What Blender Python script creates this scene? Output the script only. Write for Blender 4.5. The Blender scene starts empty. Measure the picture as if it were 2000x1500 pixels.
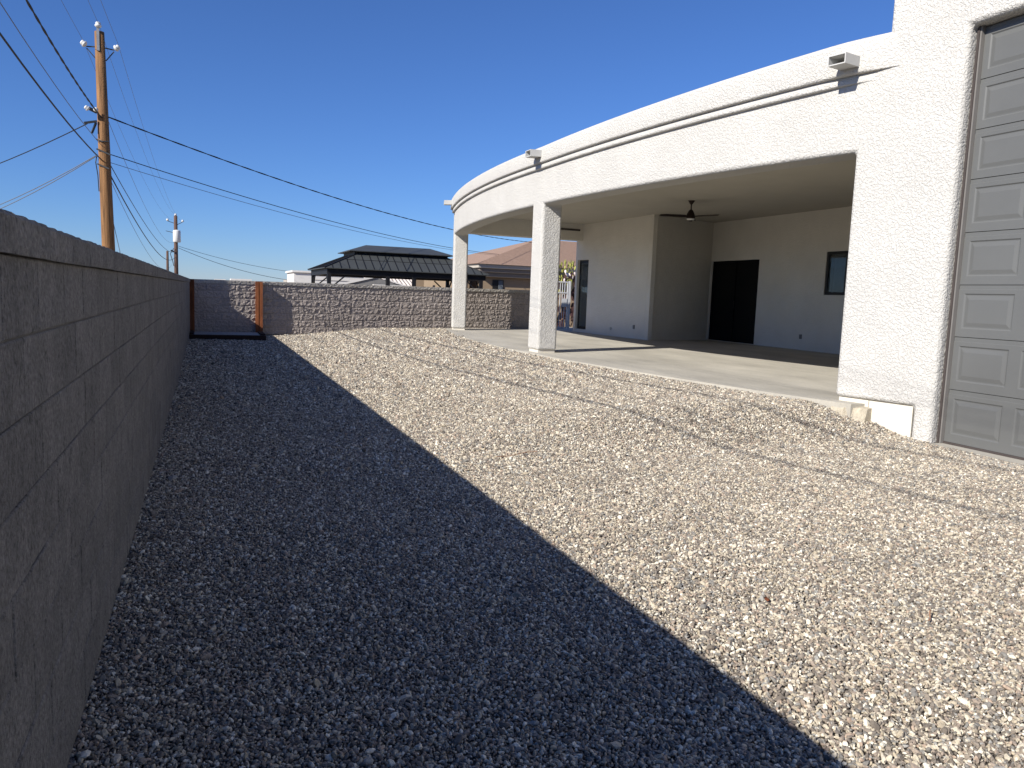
import bpy, bmesh, math, random
import numpy as np
from mathutils import Vector, Matrix, noise

random.seed(7)
rng = np.random.default_rng(11)
S = bpy.context.scene
COL = S.collection

# ------------------------------------------------------------ camera
F_PX = 1502.0
ROLL = math.radians(2.09)
HD = ((750 - 556) - (1000 - 402) * .0365) * math.cos(ROLL)
PITCH = math.atan(HD / F_PX)
YAW = math.radians(-21.7997)

def ray(px, py):
    """direction of a photograph pixel in world space (eye at the origin, +Y along the left wall)"""
    x = (px - 1000) / F_PX; y = -(py - 750) / F_PX
    c, s = math.cos(ROLL), math.sin(ROLL)
    xr = x * c - y * s; yr = x * s + y * c
    cp, sp = math.cos(PITCH), math.sin(PITCH)
    v = (xr, cp + yr * sp, -sp + yr * cp)
    return Vector((v[0] * math.cos(YAW) - v[1] * math.sin(YAW), v[0] * math.sin(YAW) + v[1] * math.cos(YAW), v[2]))

cam_d = bpy.data.cameras.new("camera")
cam = bpy.data.objects.new("camera", cam_d)
COL.objects.link(cam)
cam_d.sensor_width = 36; cam_d.lens = 36 * F_PX / 2000
cam_d.clip_start = .05; cam_d.clip_end = 3000
fw = ray(1000, 750).normalized()
rt = (ray(1001, 750) - ray(1000, 750)).normalized()
up = rt.cross(fw)
cam.matrix_world = Matrix(((rt.x, up.x, -fw.x, 0), (rt.y, up.y, -fw.y, 0), (rt.z, up.z, -fw.z, 0), (0, 0, 0, 1)))
S.camera = cam

# ------------------------------------------------------------ sky, sun, exposure
TOSUN = Vector((-1, -.44, .695)).normalized()
EL = math.asin(TOSUN.z); AZ = math.atan2(TOSUN.x, TOSUN.y)
W = bpy.data.worlds.new("World"); S.world = W; W.use_nodes = True
nt = W.node_tree
bg = nt.nodes["Background"]
sky = nt.nodes.new("ShaderNodeTexSky"); sky.sky_type = 'NISHITA'; sky.sun_disc = False
sky.sun_elevation = EL; sky.sun_rotation = AZ % (2 * math.pi)
sky.altitude = 3000; sky.air_density = 1.4; sky.dust_density = .35; sky.ozone_density = 10
hs = nt.nodes.new("ShaderNodeMix"); hs.data_type = 'RGBA'; hs.blend_type = 'MULTIPLY'; hs.inputs[0].default_value = 1
hs.inputs[7].default_value = (.87, .915, 1.10, 1)      # white balance of the whole sky
nt.links.new(sky.outputs[0], hs.inputs[6])
nt.links.new(hs.outputs[2], bg.inputs[0]); bg.inputs[1].default_value = .074
sl = bpy.data.lights.new("sun", 'SUN'); sl.energy = 5.0; sl.angle = math.radians(.5); sl.color = (1, .95, .87)
so = bpy.data.objects.new("sun", sl); COL.objects.link(so)
so.rotation_euler = TOSUN.to_track_quat('Z', 'Y').to_euler(); so.location = (-20, -10, 20)
S.view_settings.view_transform = 'Standard'; S.view_settings.look = 'None'
S.view_settings.gamma = 1; S.view_settings.use_curve_mapping = False
S.view_settings.exposure = 0.6

# ------------------------------------------------------------ materials
def mat(name, base, rough=.8, var=.15, scale=6, bump=0, bscale=60, bdist=.01, metal=0, spec=.3,
        streak=None, c2=None, fine=.0, fscale=200, detail=4, rand=0, pits=0):
    m = bpy.data.materials.new(name); m.use_nodes = True
    n = m.node_tree.nodes; l = m.node_tree.links
    p = n["Principled BSDF"]
    p.inputs["Roughness"].default_value = rough; p.inputs["Metallic"].default_value = metal
    p.inputs["Specular IOR Level"].default_value = spec
    g = n.new("ShaderNodeNewGeometry")
    src = g.outputs["Position"]
    if streak:
        mp = n.new("ShaderNodeMapping"); mp.inputs["Scale"].default_value = streak
        l.new(src, mp.inputs[0]); src = mp.outputs[0]
    nz = n.new("ShaderNodeTexNoise"); nz.inputs["Scale"].default_value = scale; nz.inputs["Detail"].default_value = detail
    nz.inputs["Roughness"].default_value = .62
    l.new(src, nz.inputs["Vector"])
    rp = n.new("ShaderNodeValToRGB")
    a = tuple(c * (1 - var) for c in base); b = tuple(min(1, c * (1 + var)) for c in (c2 or base))
    rp.color_ramp.elements[0].position = .3; rp.color_ramp.elements[1].position = .7
    rp.color_ramp.elements[0].color = (*a, 1); rp.color_ramp.elements[1].color = (*b, 1)
    l.new(nz.outputs["Fac"], rp.inputs[0])
    out = rp.outputs[0]
    if fine:
        nf = n.new("ShaderNodeTexNoise"); nf.inputs["Scale"].default_value = fscale; nf.inputs["Detail"].default_value = 3
        l.new(g.outputs["Position"], nf.inputs["Vector"])
        mr = n.new("ShaderNodeMapRange"); mr.inputs[1].default_value = .3; mr.inputs[2].default_value = .7
        mr.inputs[3].default_value = 1 - fine; mr.inputs[4].default_value = 1 + fine
        l.new(nf.outputs["Fac"], mr.inputs[0])
        mx = n.new("ShaderNodeMix"); mx.data_type = 'RGBA'; mx.blend_type = 'MULTIPLY'; mx.inputs[0].default_value = 1
        l.new(out, mx.inputs[6]); l.new(mr.outputs[0], mx.inputs[7]); out = mx.outputs[2]
    if rand:
        oi = n.new("ShaderNodeObjectInfo")
        mr = n.new("ShaderNodeMapRange"); mr.inputs[3].default_value = 1 - rand; mr.inputs[4].default_value = 1 + rand
        l.new(oi.outputs["Random"], mr.inputs[0])
        mx = n.new("ShaderNodeMix"); mx.data_type = 'RGBA'; mx.blend_type = 'MULTIPLY'; mx.inputs[0].default_value = 1
        l.new(out, mx.inputs[6]); l.new(mr.outputs[0], mx.inputs[7]); out = mx.outputs[2]
    if pits:      # open pores, taller than wide
        mp2 = n.new("ShaderNodeMapping"); mp2.inputs["Scale"].default_value = (1, 1, .75)
        l.new(g.outputs["Position"], mp2.inputs[0])
        np_ = n.new("ShaderNodeTexNoise"); np_.inputs["Scale"].default_value = 38; np_.inputs["Detail"].default_value = 5; np_.inputs["Roughness"].default_value = .7
        l.new(mp2.outputs[0], np_.inputs["Vector"])
        mr = n.new("ShaderNodeMapRange"); mr.inputs[1].default_value = .36; mr.inputs[2].default_value = .44
        mr.inputs[3].default_value = 1 - pits; mr.inputs[4].default_value = 1
        l.new(np_.outputs["Fac"], mr.inputs[0])
        mx = n.new("ShaderNodeMix"); mx.data_type = 'RGBA'; mx.blend_type = 'MULTIPLY'; mx.inputs[0].default_value = 1
        l.new(out, mx.inputs[6]); l.new(mr.outputs[0], mx.inputs[7]); out = mx.outputs[2]
    l.new(out, p.inputs["Base Color"])
    if bump:
        nb = n.new("ShaderNodeTexNoise"); nb.inputs["Scale"].default_value = bscale; nb.inputs["Detail"].default_value = 4
        nb.inputs["Roughness"].default_value = .6
        l.new(g.outputs["Position"], nb.inputs["Vector"])
        bp = n.new("ShaderNodeBump"); bp.inputs["Strength"].default_value = bump; bp.inputs["Distance"].default_value = bdist
        l.new(nb.outputs["Fac"], bp.inputs["Height"]); l.new(bp.outputs[0], p.inputs["Normal"])
    return m

def stucco(name, base, strength=.8, dist=.012, scale=34, var=.04):
    """lace and dash coat: flattened blobs with pits between them"""
    m = mat(name, base, rough=.92, var=var, scale=1.3, spec=.15, fine=.045, fscale=70)
    n = m.node_tree.nodes; l = m.node_tree.links; p = n["Principled BSDF"]
    g = n.new("ShaderNodeNewGeometry")
    nb = n.new("ShaderNodeTexNoise"); nb.inputs["Scale"].default_value = scale; nb.inputs["Detail"].default_value = 2.5
    nb.inputs["Distortion"].default_value = .7
    l.new(g.outputs["Position"], nb.inputs["Vector"])
    rp = n.new("ShaderNodeValToRGB"); rp.color_ramp.interpolation = 'EASE'
    rp.color_ramp.elements[0].position = .36; rp.color_ramp.elements[1].position = .62
    l.new(nb.outputs["Fac"], rp.inputs[0])
    nc = n.new("ShaderNodeTexNoise"); nc.inputs["Scale"].default_value = 3.0; nc.inputs["Detail"].default_value = 2
    l.new(g.outputs["Position"], nc.inputs["Vector"])
    b0 = n.new("ShaderNodeBump"); b0.inputs["Strength"].default_value = .5; b0.inputs["Distance"].default_value = .03
    l.new(nc.outputs["Fac"], b0.inputs["Height"])
    bp = n.new("ShaderNodeBump"); bp.inputs["Strength"].default_value = strength; bp.inputs["Distance"].default_value = dist
    l.new(rp.outputs[0], bp.inputs["Height"]); l.new(b0.outputs[0], bp.inputs["Normal"]); l.new(bp.outputs[0], p.inputs["Normal"])
    return m

M = {}
M['stucco'] = stucco('white_stucco', (.52, .505, .472), .75, .010, 36)
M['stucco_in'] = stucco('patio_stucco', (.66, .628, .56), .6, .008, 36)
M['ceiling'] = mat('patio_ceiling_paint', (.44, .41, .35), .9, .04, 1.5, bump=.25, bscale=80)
M['foundation'] = mat('painted_foundation', (.60, .58, .53), .85, .06, 5, bump=.4, bscale=40, c2=(.58, .53, .44))
M['yellow_concrete'] = mat('yellowed_concrete', (.44, .39, .30), .9, .2, 18, bump=.7, bscale=30, bdist=.02)
M['slab'] = mat('patio_concrete', (.40, .375, .32), .8, .2, 1.1, bump=.12, bscale=90, fine=.05, fscale=25, streak=(1, .45, 1), detail=6)
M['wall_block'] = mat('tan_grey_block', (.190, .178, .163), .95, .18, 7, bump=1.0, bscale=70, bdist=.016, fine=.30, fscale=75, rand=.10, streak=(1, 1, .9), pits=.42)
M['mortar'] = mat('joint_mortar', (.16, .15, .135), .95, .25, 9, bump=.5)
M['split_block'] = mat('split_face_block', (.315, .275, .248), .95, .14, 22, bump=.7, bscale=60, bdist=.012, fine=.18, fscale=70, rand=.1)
M['split_cap'] = mat('split_face_cap', (.36, .335, .30), .95, .15, 20, bump=.6, bscale=60, fine=.18, fscale=70, rand=.08)
M['rust'] = mat('rusty_red_steel', (.15, .046, .018), .8, .25, 9, bump=.3, c2=(.20, .068, .025), streak=(1, 1, .3))
M['rust_dark'] = mat('dark_brown_steel', (.022, .012, .009), .8, .2, 9)
M['ledge'] = mat('grey_ledge', (.30, .29, .27), .9, .1, 8)
M['door_grey'] = mat('grey_door_paint', (.115, .117, .114), .45, .05, 1.2, spec=.4, fine=.03, fscale=300)
M['door_gasket'] = mat('dark_gasket', (.055, .045, .042), .7, .1, 10)
M['jamb_trim'] = mat('grey_jamb_trim', (.17, .16, .15), .6, .05, 4)
M['door_black'] = mat('black_door_screen', (.006, .006, .006), .6, .1, 4, spec=.15)
M['black_frame'] = mat('black_window_frame', (.012, .012, .012), .45, .1, 4)
M['bronze'] = mat('dark_bronze_metal', (.022, .013, .010), .4, .1, 6, metal=.4)
M['diffuser'] = mat('white_lamp_glass', (.75, .75, .73), .3, .02, 4)
M['plate'] = mat('outlet_plate', (.16, .16, .16), .5, .05, 4)
M['scupper'] = mat('scupper_paint', (.48, .475, .455), .6, .04, 6)
M['wood_pole'] = mat('treated_pole_wood', (.14, .072, .032), .85, .5, 8, bump=1.0, bscale=40, streak=(7, 7, .18), c2=(.23, .12, .05), fine=.15)
M['wood_dark'] = mat('weathered_pole_wood', (.10, .060, .045), .9, .25, 9, streak=(5, 5, .25))
M['steel'] = mat('galvanised_steel', (.30, .31, .32), .5, .15, 10, metal=.5)
M['dark_steel'] = mat('dark_hardware', (.045, .05, .055), .6, .15, 10)
M['porcelain'] = mat('white_porcelain', (.6, .6, .58), .25, .04, 10)
M['cable'] = mat('black_cable_jacket', (.012, .012, .014), .6, .1, 10)
M['wire'] = mat('aluminium_wire', (.13, .14, .16), .6, .1, 10)
M['gazebo_roof'] = mat('charcoal_metal_roof', (.048, .052, .052), .55, .1, 2, spec=.35)
M['gazebo_frame'] = mat('black_gazebo_frame', (.010, .010, .012), .55, .1, 4)
M['shingle'] = mat('brown_shingle', (.29, .195, .145), .95, .18, 7, streak=(1, 1, 6), fine=.12, fscale=30)
M['house_tan'] = mat('tan_stucco', (.26, .195, .13), .9, .06, 3, bump=.3)
M['house_white'] = mat('white_house_paint', (.6, .58, .55), .85, .04, 3)
M['fascia_grey'] = mat('taupe_fascia', (.20, .168, .14), .85, .06, 3)
M['fascia_light'] = mat('cream_fascia', (.40, .365, .315), .85, .04, 3)
M['tile_white'] = mat('pale_roof_tile', (.55, .49, .45), .85, .08, 3)
M['grey_roof'] = mat('grey_roofing', (.17, .165, .16), .9, .1, 4)
M['white_metal'] = mat('white_gate_paint', (.52, .53, .55), .5, .04, 5)
M['leaf'] = mat('yellow_green_leaf', (.17, .20, .045), .7, .4, 9, c2=(.33, .32, .08))
M['leaf_dark'] = mat('maroon_leaf', (.045, .02, .02), .7, .3, 9)
M['petal'] = mat('pale_pink_petal', (.72, .62, .60), .7, .05, 9)
M['dirt'] = mat('desert_ground', (.30, .25, .19), .95, .2, .6, bump=.4, bscale=8)
M['gravel_bed'] = mat('gap_shade_fines', (.075, .063, .054), .97, .45, 55, bump=1, bscale=55, bdist=.012, fine=.35, fscale=110)  # bed colour darkened to paint self-shadow into the gaps between stones
M['paper'] = mat('white_paper', (.5, .52, .56), .7, .02, 4)
M['blind'] = mat('grey_blind', (.10, .115, .13), .7, .05, 4)
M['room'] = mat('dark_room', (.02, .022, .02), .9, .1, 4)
M['roofing'] = mat('flat_roofing', (.5, .48, .45), .9, .05, 3)
M['twig'] = mat('dry_twig', (.28, .15, .09), .9, .2, 20)
M['scrap'] = mat('pale_concrete_chip', (.62, .58, .50), .9, .1, 20, bump=.4)

def glass_mat(name, tint, rough=.03):
    m = bpy.data.materials.new(name); m.use_nodes = True
    p = m.node_tree.nodes["Principled BSDF"]
    p.inputs["Base Color"].default_value = (*tint, 1); p.inputs["Roughness"].default_value = rough
    p.inputs["Specular IOR Level"].default_value = .5
    p.inputs["Transmission Weight"].default_value = .9; p.inputs["IOR"].default_value = 1.45
    return m
M['glass'] = glass_mat('tinted_glass', (.45, .5, .5))

# gravel stones: each stone takes its own colour
def stone_mat():
    m = bpy.data.materials.new('gravel_stone'); m.use_nodes = True
    n = m.node_tree.nodes; l = m.node_tree.links; p = n["Principled BSDF"]
    p.inputs["Roughness"].default_value = .85; p.inputs["Specular IOR Level"].default_value = .2
    oi = n.new("ShaderNodeObjectInfo")
    rp = n.new("ShaderNodeValToRGB"); rp.color_ramp.interpolation = 'CONSTANT'
    cols = [(0, (0.148, 0.127, 0.105)), (.10, (0.383, 0.328, 0.243)), (.20, (0.238, 0.202, 0.165)), (.32, (0.528, 0.471, 0.370)),
            (.42, (0.198, 0.188, 0.170)), (.54, (0.428, 0.377, 0.290)), (.65, (0.284, 0.233, 0.188)), (.75, (0.653, 0.610, 0.509)),
            (.83, (0.171, 0.150, 0.128)), (.91, (0.383, 0.296, 0.226)), (.95, (0.301, 0.292, 0.268)), (.998, (0.292, 0.143, 0.104))]
    e = rp.color_ramp.elements
    e[0].position = 0; e[0].color = (*cols[0][1], 1); e[1].position = cols[1][0]; e[1].color = (*cols[1][1], 1)
    for ps, c in cols[2:]:
        q = e.new(ps); q.color = (*c, 1)
    l.new(oi.outputs["Random"], rp.inputs[0])
    g = n.new("ShaderNodeNewGeometry")
    nz = n.new("ShaderNodeTexNoise"); nz.inputs["Scale"].default_value = 120; nz.inputs["Detail"].default_value = 3
    l.new(g.outputs["Position"], nz.inputs["Vector"])
    mr = n.new("ShaderNodeMapRange"); mr.inputs[1].default_value = .3; mr.inputs[2].default_value = .7
    mr.inputs[3].default_value = .78; mr.inputs[4].default_value = 1.2
    l.new(nz.outputs["Fac"], mr.inputs[0])
    nl = n.new("ShaderNodeTexNoise"); nl.inputs["Scale"].default_value = 1.1; nl.inputs["Detail"].default_value = 5
    l.new(g.outputs["Position"], nl.inputs["Vector"])
    ml = n.new("ShaderNodeMapRange"); ml.inputs[1].default_value = .3; ml.inputs[2].default_value = .7
    ml.inputs[3].default_value = .94; ml.inputs[4].default_value = 1.06
    l.new(nl.outputs["Fac"], ml.inputs[0])
    mm = n.new("ShaderNodeMath"); mm.operation = 'MULTIPLY'; l.new(mr.outputs[0], mm.inputs[0]); l.new(ml.outputs[0], mm.inputs[1])
    mx = n.new("ShaderNodeMix"); mx.data_type = 'RGBA'; mx.blend_type = 'MULTIPLY'; mx.inputs[0].default_value = 1
    l.new(rp.outputs[0], mx.inputs[6]); l.new(mm.outputs[0], mx.inputs[7]); l.new(mx.outputs[2], p.inputs["Base Color"])
    return m
M['stone'] = stone_mat()

# ------------------------------------------------------------ mesh helpers
class MB:
    def __init__(self): self.v = []; self.f = []
    def add(self, vs, fs):
        o = len(self.v); self.v += [tuple(x) for x in vs]; self.f += [tuple(i + o for i in f) for f in fs]
    def box(self, x0, x1, y0, y1, z0, z1):
        self.add([(x0, y0, z0), (x1, y0, z0), (x1, y1, z0), (x0, y1, z0), (x0, y0, z1), (x1, y0, z1), (x1, y1, z1), (x0, y1, z1)],
                 [(0, 3, 2, 1), (4, 5, 6, 7), (0, 1, 5, 4), (1, 2, 6, 5), (2, 3, 7, 6), (3, 0, 4, 7)])
        return self
    def bar(self, a, b, w, h=None, upv=(0, 0, 1)):
        a = Vector(a); b = Vector(b); d = (b - a).normalized(); u = Vector(upv)
        if abs(d.dot(u)) > .95: u = Vector((0, 1, 0))
        s = d.cross(u).normalized(); u = s.cross(d).normalized(); h = h or w
        vs = [p + s * (w / 2 * i) + u * (h / 2 * j) for p in (a, b) for i, j in ((-1, -1), (1, -1), (1, 1), (-1, 1))]
        self.add(vs, [(0, 1, 2, 3), (7, 6, 5, 4), (0, 4, 5, 1), (1, 5, 6, 2), (2, 6, 7, 3), (3, 7, 4, 0)])
        return self
    def tube(self, pts, r, n=6, cap=True):
        pts = [Vector(p) for p in pts]
        rs = r if isinstance(r, (list, tuple)) else [r] * len(pts)
        rings = []
        for i, p in enumerate(pts):
            d = (pts[min(i + 1, len(pts) - 1)] - pts[max(i - 1, 0)]).normalized()
            u = Vector((0, 0, 1)) if abs(d.z) < .95 else Vector((0, 1, 0))
            s = d.cross(u).normalized(); w = s.cross(d).normalized()
            rings.append([p + (s * math.cos(2 * math.pi * k / n) + w * math.sin(2 * math.pi * k / n)) * rs[i] for k in range(n)])
        vs = [q for rg in rings for q in rg]; fs = []
        for i in range(len(pts) - 1):
            for k in range(n):
                a = i * n + k; b = i * n + (k + 1) % n
                fs.append((a, b, b + n, a + n))
        if cap:
            fs.append(tuple(range(n - 1, -1, -1))); fs.append(tuple((len(pts) - 1) * n + k for k in range(n)))
        self.add(vs, fs); return self
    def lathe(self, c, prof, n=20):
        """prof: list of (radius, z) from bottom to top, about a vertical axis through c"""
        vs = [(c[0] + r * math.cos(2 * math.pi * k / n), c[1] + r * math.sin(2 * math.pi * k / n), c[2] + z) for r, z in prof for k in range(n)]
        fs = [(i * n + k, i * n + (k + 1) % n, (i + 1) * n + (k + 1) % n, (i + 1) * n + k) for i in range(len(prof) - 1) for k in range(n)]
        fs.append(tuple(range(n - 1, -1, -1))); fs.append(tuple((len(prof) - 1) * n + k for k in range(n)))
        self.add(vs, fs); return self
    def prism(self, poly, z0, z1):
        n = len(poly)
        self.add([(x, y, z0) for x, y in poly] + [(x, y, z1) for x, y in poly],
                 [tuple(range(n - 1, -1, -1)), tuple(range(n, 2 * n))] + [(i, (i + 1) % n, n + (i + 1) % n, n + i) for i in range(n)])
        return self
    def mesh(self, name, m, off=(0, 0, 0), smooth=False):
        me = bpy.data.meshes.new(name)
        me.from_pydata([(v[0] - off[0], v[1] - off[1], v[2] - off[2]) for v in self.v], [], self.f)
        bm = bmesh.new(); bm.from_mesh(me); bmesh.ops.recalc_face_normals(bm, faces=bm.faces); bm.to_mesh(me); bm.free()
        if m: me.materials.append(m)
        if smooth:
            for p in me.polygons: p.use_smooth = True
        return me
    def build(self, name, m, parent=None, smooth=False, origin=None, bevel=0, kind=None):
        """world coordinates in; parts take their parent's origin"""
        off = tuple(parent.matrix_world.translation) if parent is not None and parent.parent is None else None
        if parent is not None:
            off = Vector((0, 0, 0)); q = parent
            while q is not None: off = off + q.location; q = q.parent
        else: off = Vector(origin or (0, 0, 0))
        o = bpy.data.objects.new(name, self.mesh(name, m, off, smooth)); COL.objects.link(o)
        if parent is not None: o.parent = parent
        else: o.location = off
        if bevel:
            b = o.modifiers.new('bevel', 'BEVEL'); b.width = bevel; b.segments = 2; b.limit_method = 'ANGLE'; b.angle_limit = math.radians(40)
        if kind: o['kind'] = kind
        return o

def tag(o, label, cat, group=None):
    o['label'] = label; o['category'] = cat
    if group: o['group'] = group
    return o
def thing(name, loc, label, cat, group=None):
    o = bpy.data.objects.new(name, None); COL.objects.link(o); o.location = loc; o.empty_display_size = .3
    return tag(o, label, cat, group)
def inst(name, me, parent, loc, rot=None, scale=None):
    o = bpy.data.objects.new(name, me); COL.objects.link(o); o.parent = parent; o.location = loc
    if rot: o.rotation_euler = rot
    if scale: o.scale = scale
    return o
def sstep(a, b, x):
    t = np.clip((x - a) / (b - a), 0, 1); return t * t * (3 - 2 * t)

# ------------------------------------------------------------ facade curve
CX, CY, RR = 40.81, 15.54, 34.467
def fx(y, out=0.0):
    """point on the curved front at plan coordinate y; 'out' is proud of it (towards the yard)"""
    a = math.asin((y - CY) / RR)
    return (CX - (RR + out) * math.cos(a), CY + (RR + out) * math.sin(a))
SLAB = -1.15

# ------------------------------------------------------------ ground
def gz(x, y):
    x = np.asarray(x, float); y = np.asarray(y, float)
    left = -1.52 + .10 * sstep(8, 21, y)
    right = -1.49 + .30 * sstep(6.3, 7.7, y) + .02 * sstep(15, 22, y)
    t = sstep(1.6, 5.6, x + .06 * np.sin(y * .9))
    z = left + (right - left) * t
    z = z + .008 * np.sin(x * 2.1 + .7 * y) * np.sin(y * 1.3 - x) + .003 * np.sin(x * 5.3 + y * 3.1) * sstep(-.3, 1, x)
    return z

g = MB(); g.box(-600, 900, -300, 1500, -2.3, -1.75)
o = g.build('ground', M['dirt'], kind='structure')
def grid_sheet(name, xs, ys, zf, m):
    X, Y = np.meshgrid(xs, ys); Z = zf(X, Y)
    V = np.stack([X, Y, Z], -1).reshape(-1, 3); nx = len(xs); ny = len(ys)
    i = np.arange(ny - 1)[:, None] * nx + np.arange(nx - 1)[None]
    Fq = np.stack([i, i + 1, i + 1 + nx, i + nx], -1).reshape(-1, 4)
    me = bpy.data.meshes.new(name); me.from_pydata(V.tolist(), [], Fq.tolist()); me.materials.append(m)
    for p in me.polygons: p.use_smooth = True
    ob = bpy.data.objects.new(name, me); COL.objects.link(ob); return ob
yard = grid_sheet('gravel_yard_ground', np.linspace(-.5, 8.6, 120), np.linspace(-7, 26.0, 330), lambda x, y: gz(x, y) - .006, M['gravel_bed'])
yard['kind'] = 'structure'

# gravel: a few stone shapes instanced on points laid out over the yard
def stone_mesh(i):
    r = random.Random(100 + i); bm = bmesh.new(); bmesh.ops.create_icosphere(bm, subdivisions=2 if i < 5 else 1, radius=1)
    sx, sy, szz = r.uniform(1.0, 1.6), r.uniform(.65, .92), r.uniform(.48, .72)
    planes = [(Vector((r.gauss(0, 1), r.gauss(0, 1), r.gauss(0, 1))).normalized(), r.uniform(.55, .82)) for _ in range(7)]
    for v in bm.verts:
        for nrm, d in planes:
            k = v.co.dot(nrm)
            if k > d: v.co -= nrm * (k - d)
        v.co *= r.uniform(.95, 1.05)
        v.co = Vector((v.co.x * sx, v.co.y * sy, v.co.z * szz))
    me = bpy.data.meshes.new('gravel_stone_shape'); bm.to_mesh(me); bm.free(); me.materials.append(M['stone']); return me
stone_col = bpy.data.collections.new('stone_shapes')
for i in range(9):
    stone_col.objects.link(bpy.data.objects.new('stone_shape', stone_mesh(i)))

def jitter(x0, x1, y0, y1, s, jit=.45):
    nx = int((x1 - x0) / s); ny = int((y1 - y0) / s)
    X, Y = np.meshgrid(x0 + (np.arange(nx) + .5) * s, y0 + (np.arange(ny) + .5) * s)
    X = X + (np.arange(ny)[:, None] % 2) * s * .5
    return (X + rng.uniform(-jit, jit, X.shape) * s).ravel(), (Y + rng.uniform(-jit, jit, Y.shape) * s).ravel()
def fxv(y):
    return CX - np.sqrt(RR ** 2 - (y - CY) ** 2)
PX_, PY_, SC_ = [], [], []
for (y0, y1, s, sc) in ((.6, 3.4, .0130, .0074), (3.4, 6.2, .0138, .0081), (6.2, 10, .0162, .0096), (10, 15, .0215, .0127), (15, 25.4, .028, .017)):
    for lay in range(2):
        ss = s if lay == 0 else s * 2.1
        x, y = jitter(-.5, 8.4, y0, y1, ss)
        lim = np.where(y > 6.25, fxv(np.maximum(y, 6.25)) - .17, 7.62)
        lim = np.where(y < 7.35, np.where(y > 6.25, fxv(np.maximum(y, 6.25)) + .03, 7.55), lim)
        wl = 22.93 + .22 * (x + .41)
        keep = (x > -.42) & (x < lim) & (y < wl)
        # stay roughly inside what can be seen, with a wide margin
        keep &= (y > 1.1 + .45 * (x - 1.5).clip(-2, 0) * 0) & (x < 2.2 + y * 1.25)
        x, y = x[keep], y[keep]
        PX_.append(x); PY_.append(y)
        SC_.append(sc * np.exp(rng.normal(0, .28, x.shape)) * (1.0 if lay == 0 else 1.25))
x = np.concatenate(PX_); y = np.concatenate(PY_); sc = np.concatenate(SC_).clip(.004, .045)
z = gz(x, y) + sc * rng.uniform(-.1, .55, x.shape)
n = len(x)
print('stones', n)
pm = bpy.data.meshes.new('gravel_points'); pm.vertices.add(n)
pm.vertices.foreach_set('co', np.stack([x, y, z], -1).astype(np.float32).ravel())
a = pm.attributes.new('scl', 'FLOAT', 'POINT'); a.data.foreach_set('value', sc.astype(np.float32))
rot = np.stack([rng.normal(0, .6, n), rng.normal(0, .6, n), rng.uniform(0, 6.283, n)], -1)
a = pm.attributes.new('rot', 'FLOAT_VECTOR', 'POINT'); a.data.foreach_set('vector', rot.astype(np.float32).ravel())
gravel = bpy.data.objects.new('gravel', pm); COL.objects.link(gravel)
gravel['kind'] = 'stuff'; gravel['label'] = 'loose tan, cream and grey crushed gravel covering the yard'; gravel['category'] = 'gravel'
ng = bpy.data.node_groups.new('gravel_instances', 'GeometryNodeTree')
ng.interface.new_socket('Geometry', in_out='INPUT', socket_type='NodeSocketGeometry')
ng.interface.new_socket('Geometry', in_out='OUTPUT', socket_type='NodeSocketGeometry')
gi = ng.nodes.new('NodeGroupInput'); go = ng.nodes.new('NodeGroupOutput')
m2p = ng.nodes.new('GeometryNodeMeshToPoints'); iop = ng.nodes.new('GeometryNodeInstanceOnPoints')
ci = ng.nodes.new('GeometryNodeCollectionInfo'); ci.inputs[0].default_value = stone_col
ci.inputs['Separate Children'].default_value = True; ci.inputs['Reset Children'].default_value = True
na = ng.nodes.new('GeometryNodeInputNamedAttribute'); na.data_type = 'FLOAT'; na.inputs[0].default_value = 'scl'
nr = ng.nodes.new('GeometryNodeInputNamedAttribute'); nr.data_type = 'FLOAT_VECTOR'; nr.inputs[0].default_value = 'rot'
L = ng.links.new
L(gi.outputs[0], m2p.inputs[0]); L(m2p.outputs[0], iop.inputs['Points']); L(ci.outputs[0], iop.inputs['Instance'])
iop.inputs['Pick Instance'].default_value = True
L(na.outputs[0], iop.inputs['Scale']); L(nr.outputs[0], iop.inputs['Rotation']); L(iop.outputs[0], go.inputs[0])
md = gravel.modifiers.new('stones', 'NODES'); md.node_group = ng

# patio slab
pts = [fx(y, .17) for y in np.linspace(7.08, 25.0, 50)]
sl_ = MB(); sl_.prism(pts + [(13.2, 27.5), (20, 27.5), (20, 7.08)], SLAB - .45, SLAB)
# round the exposed lip a little
o = sl_.build('patio_floor', M['slab'], kind='structure')
o['label'] = 'smooth concrete patio slab'

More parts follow.
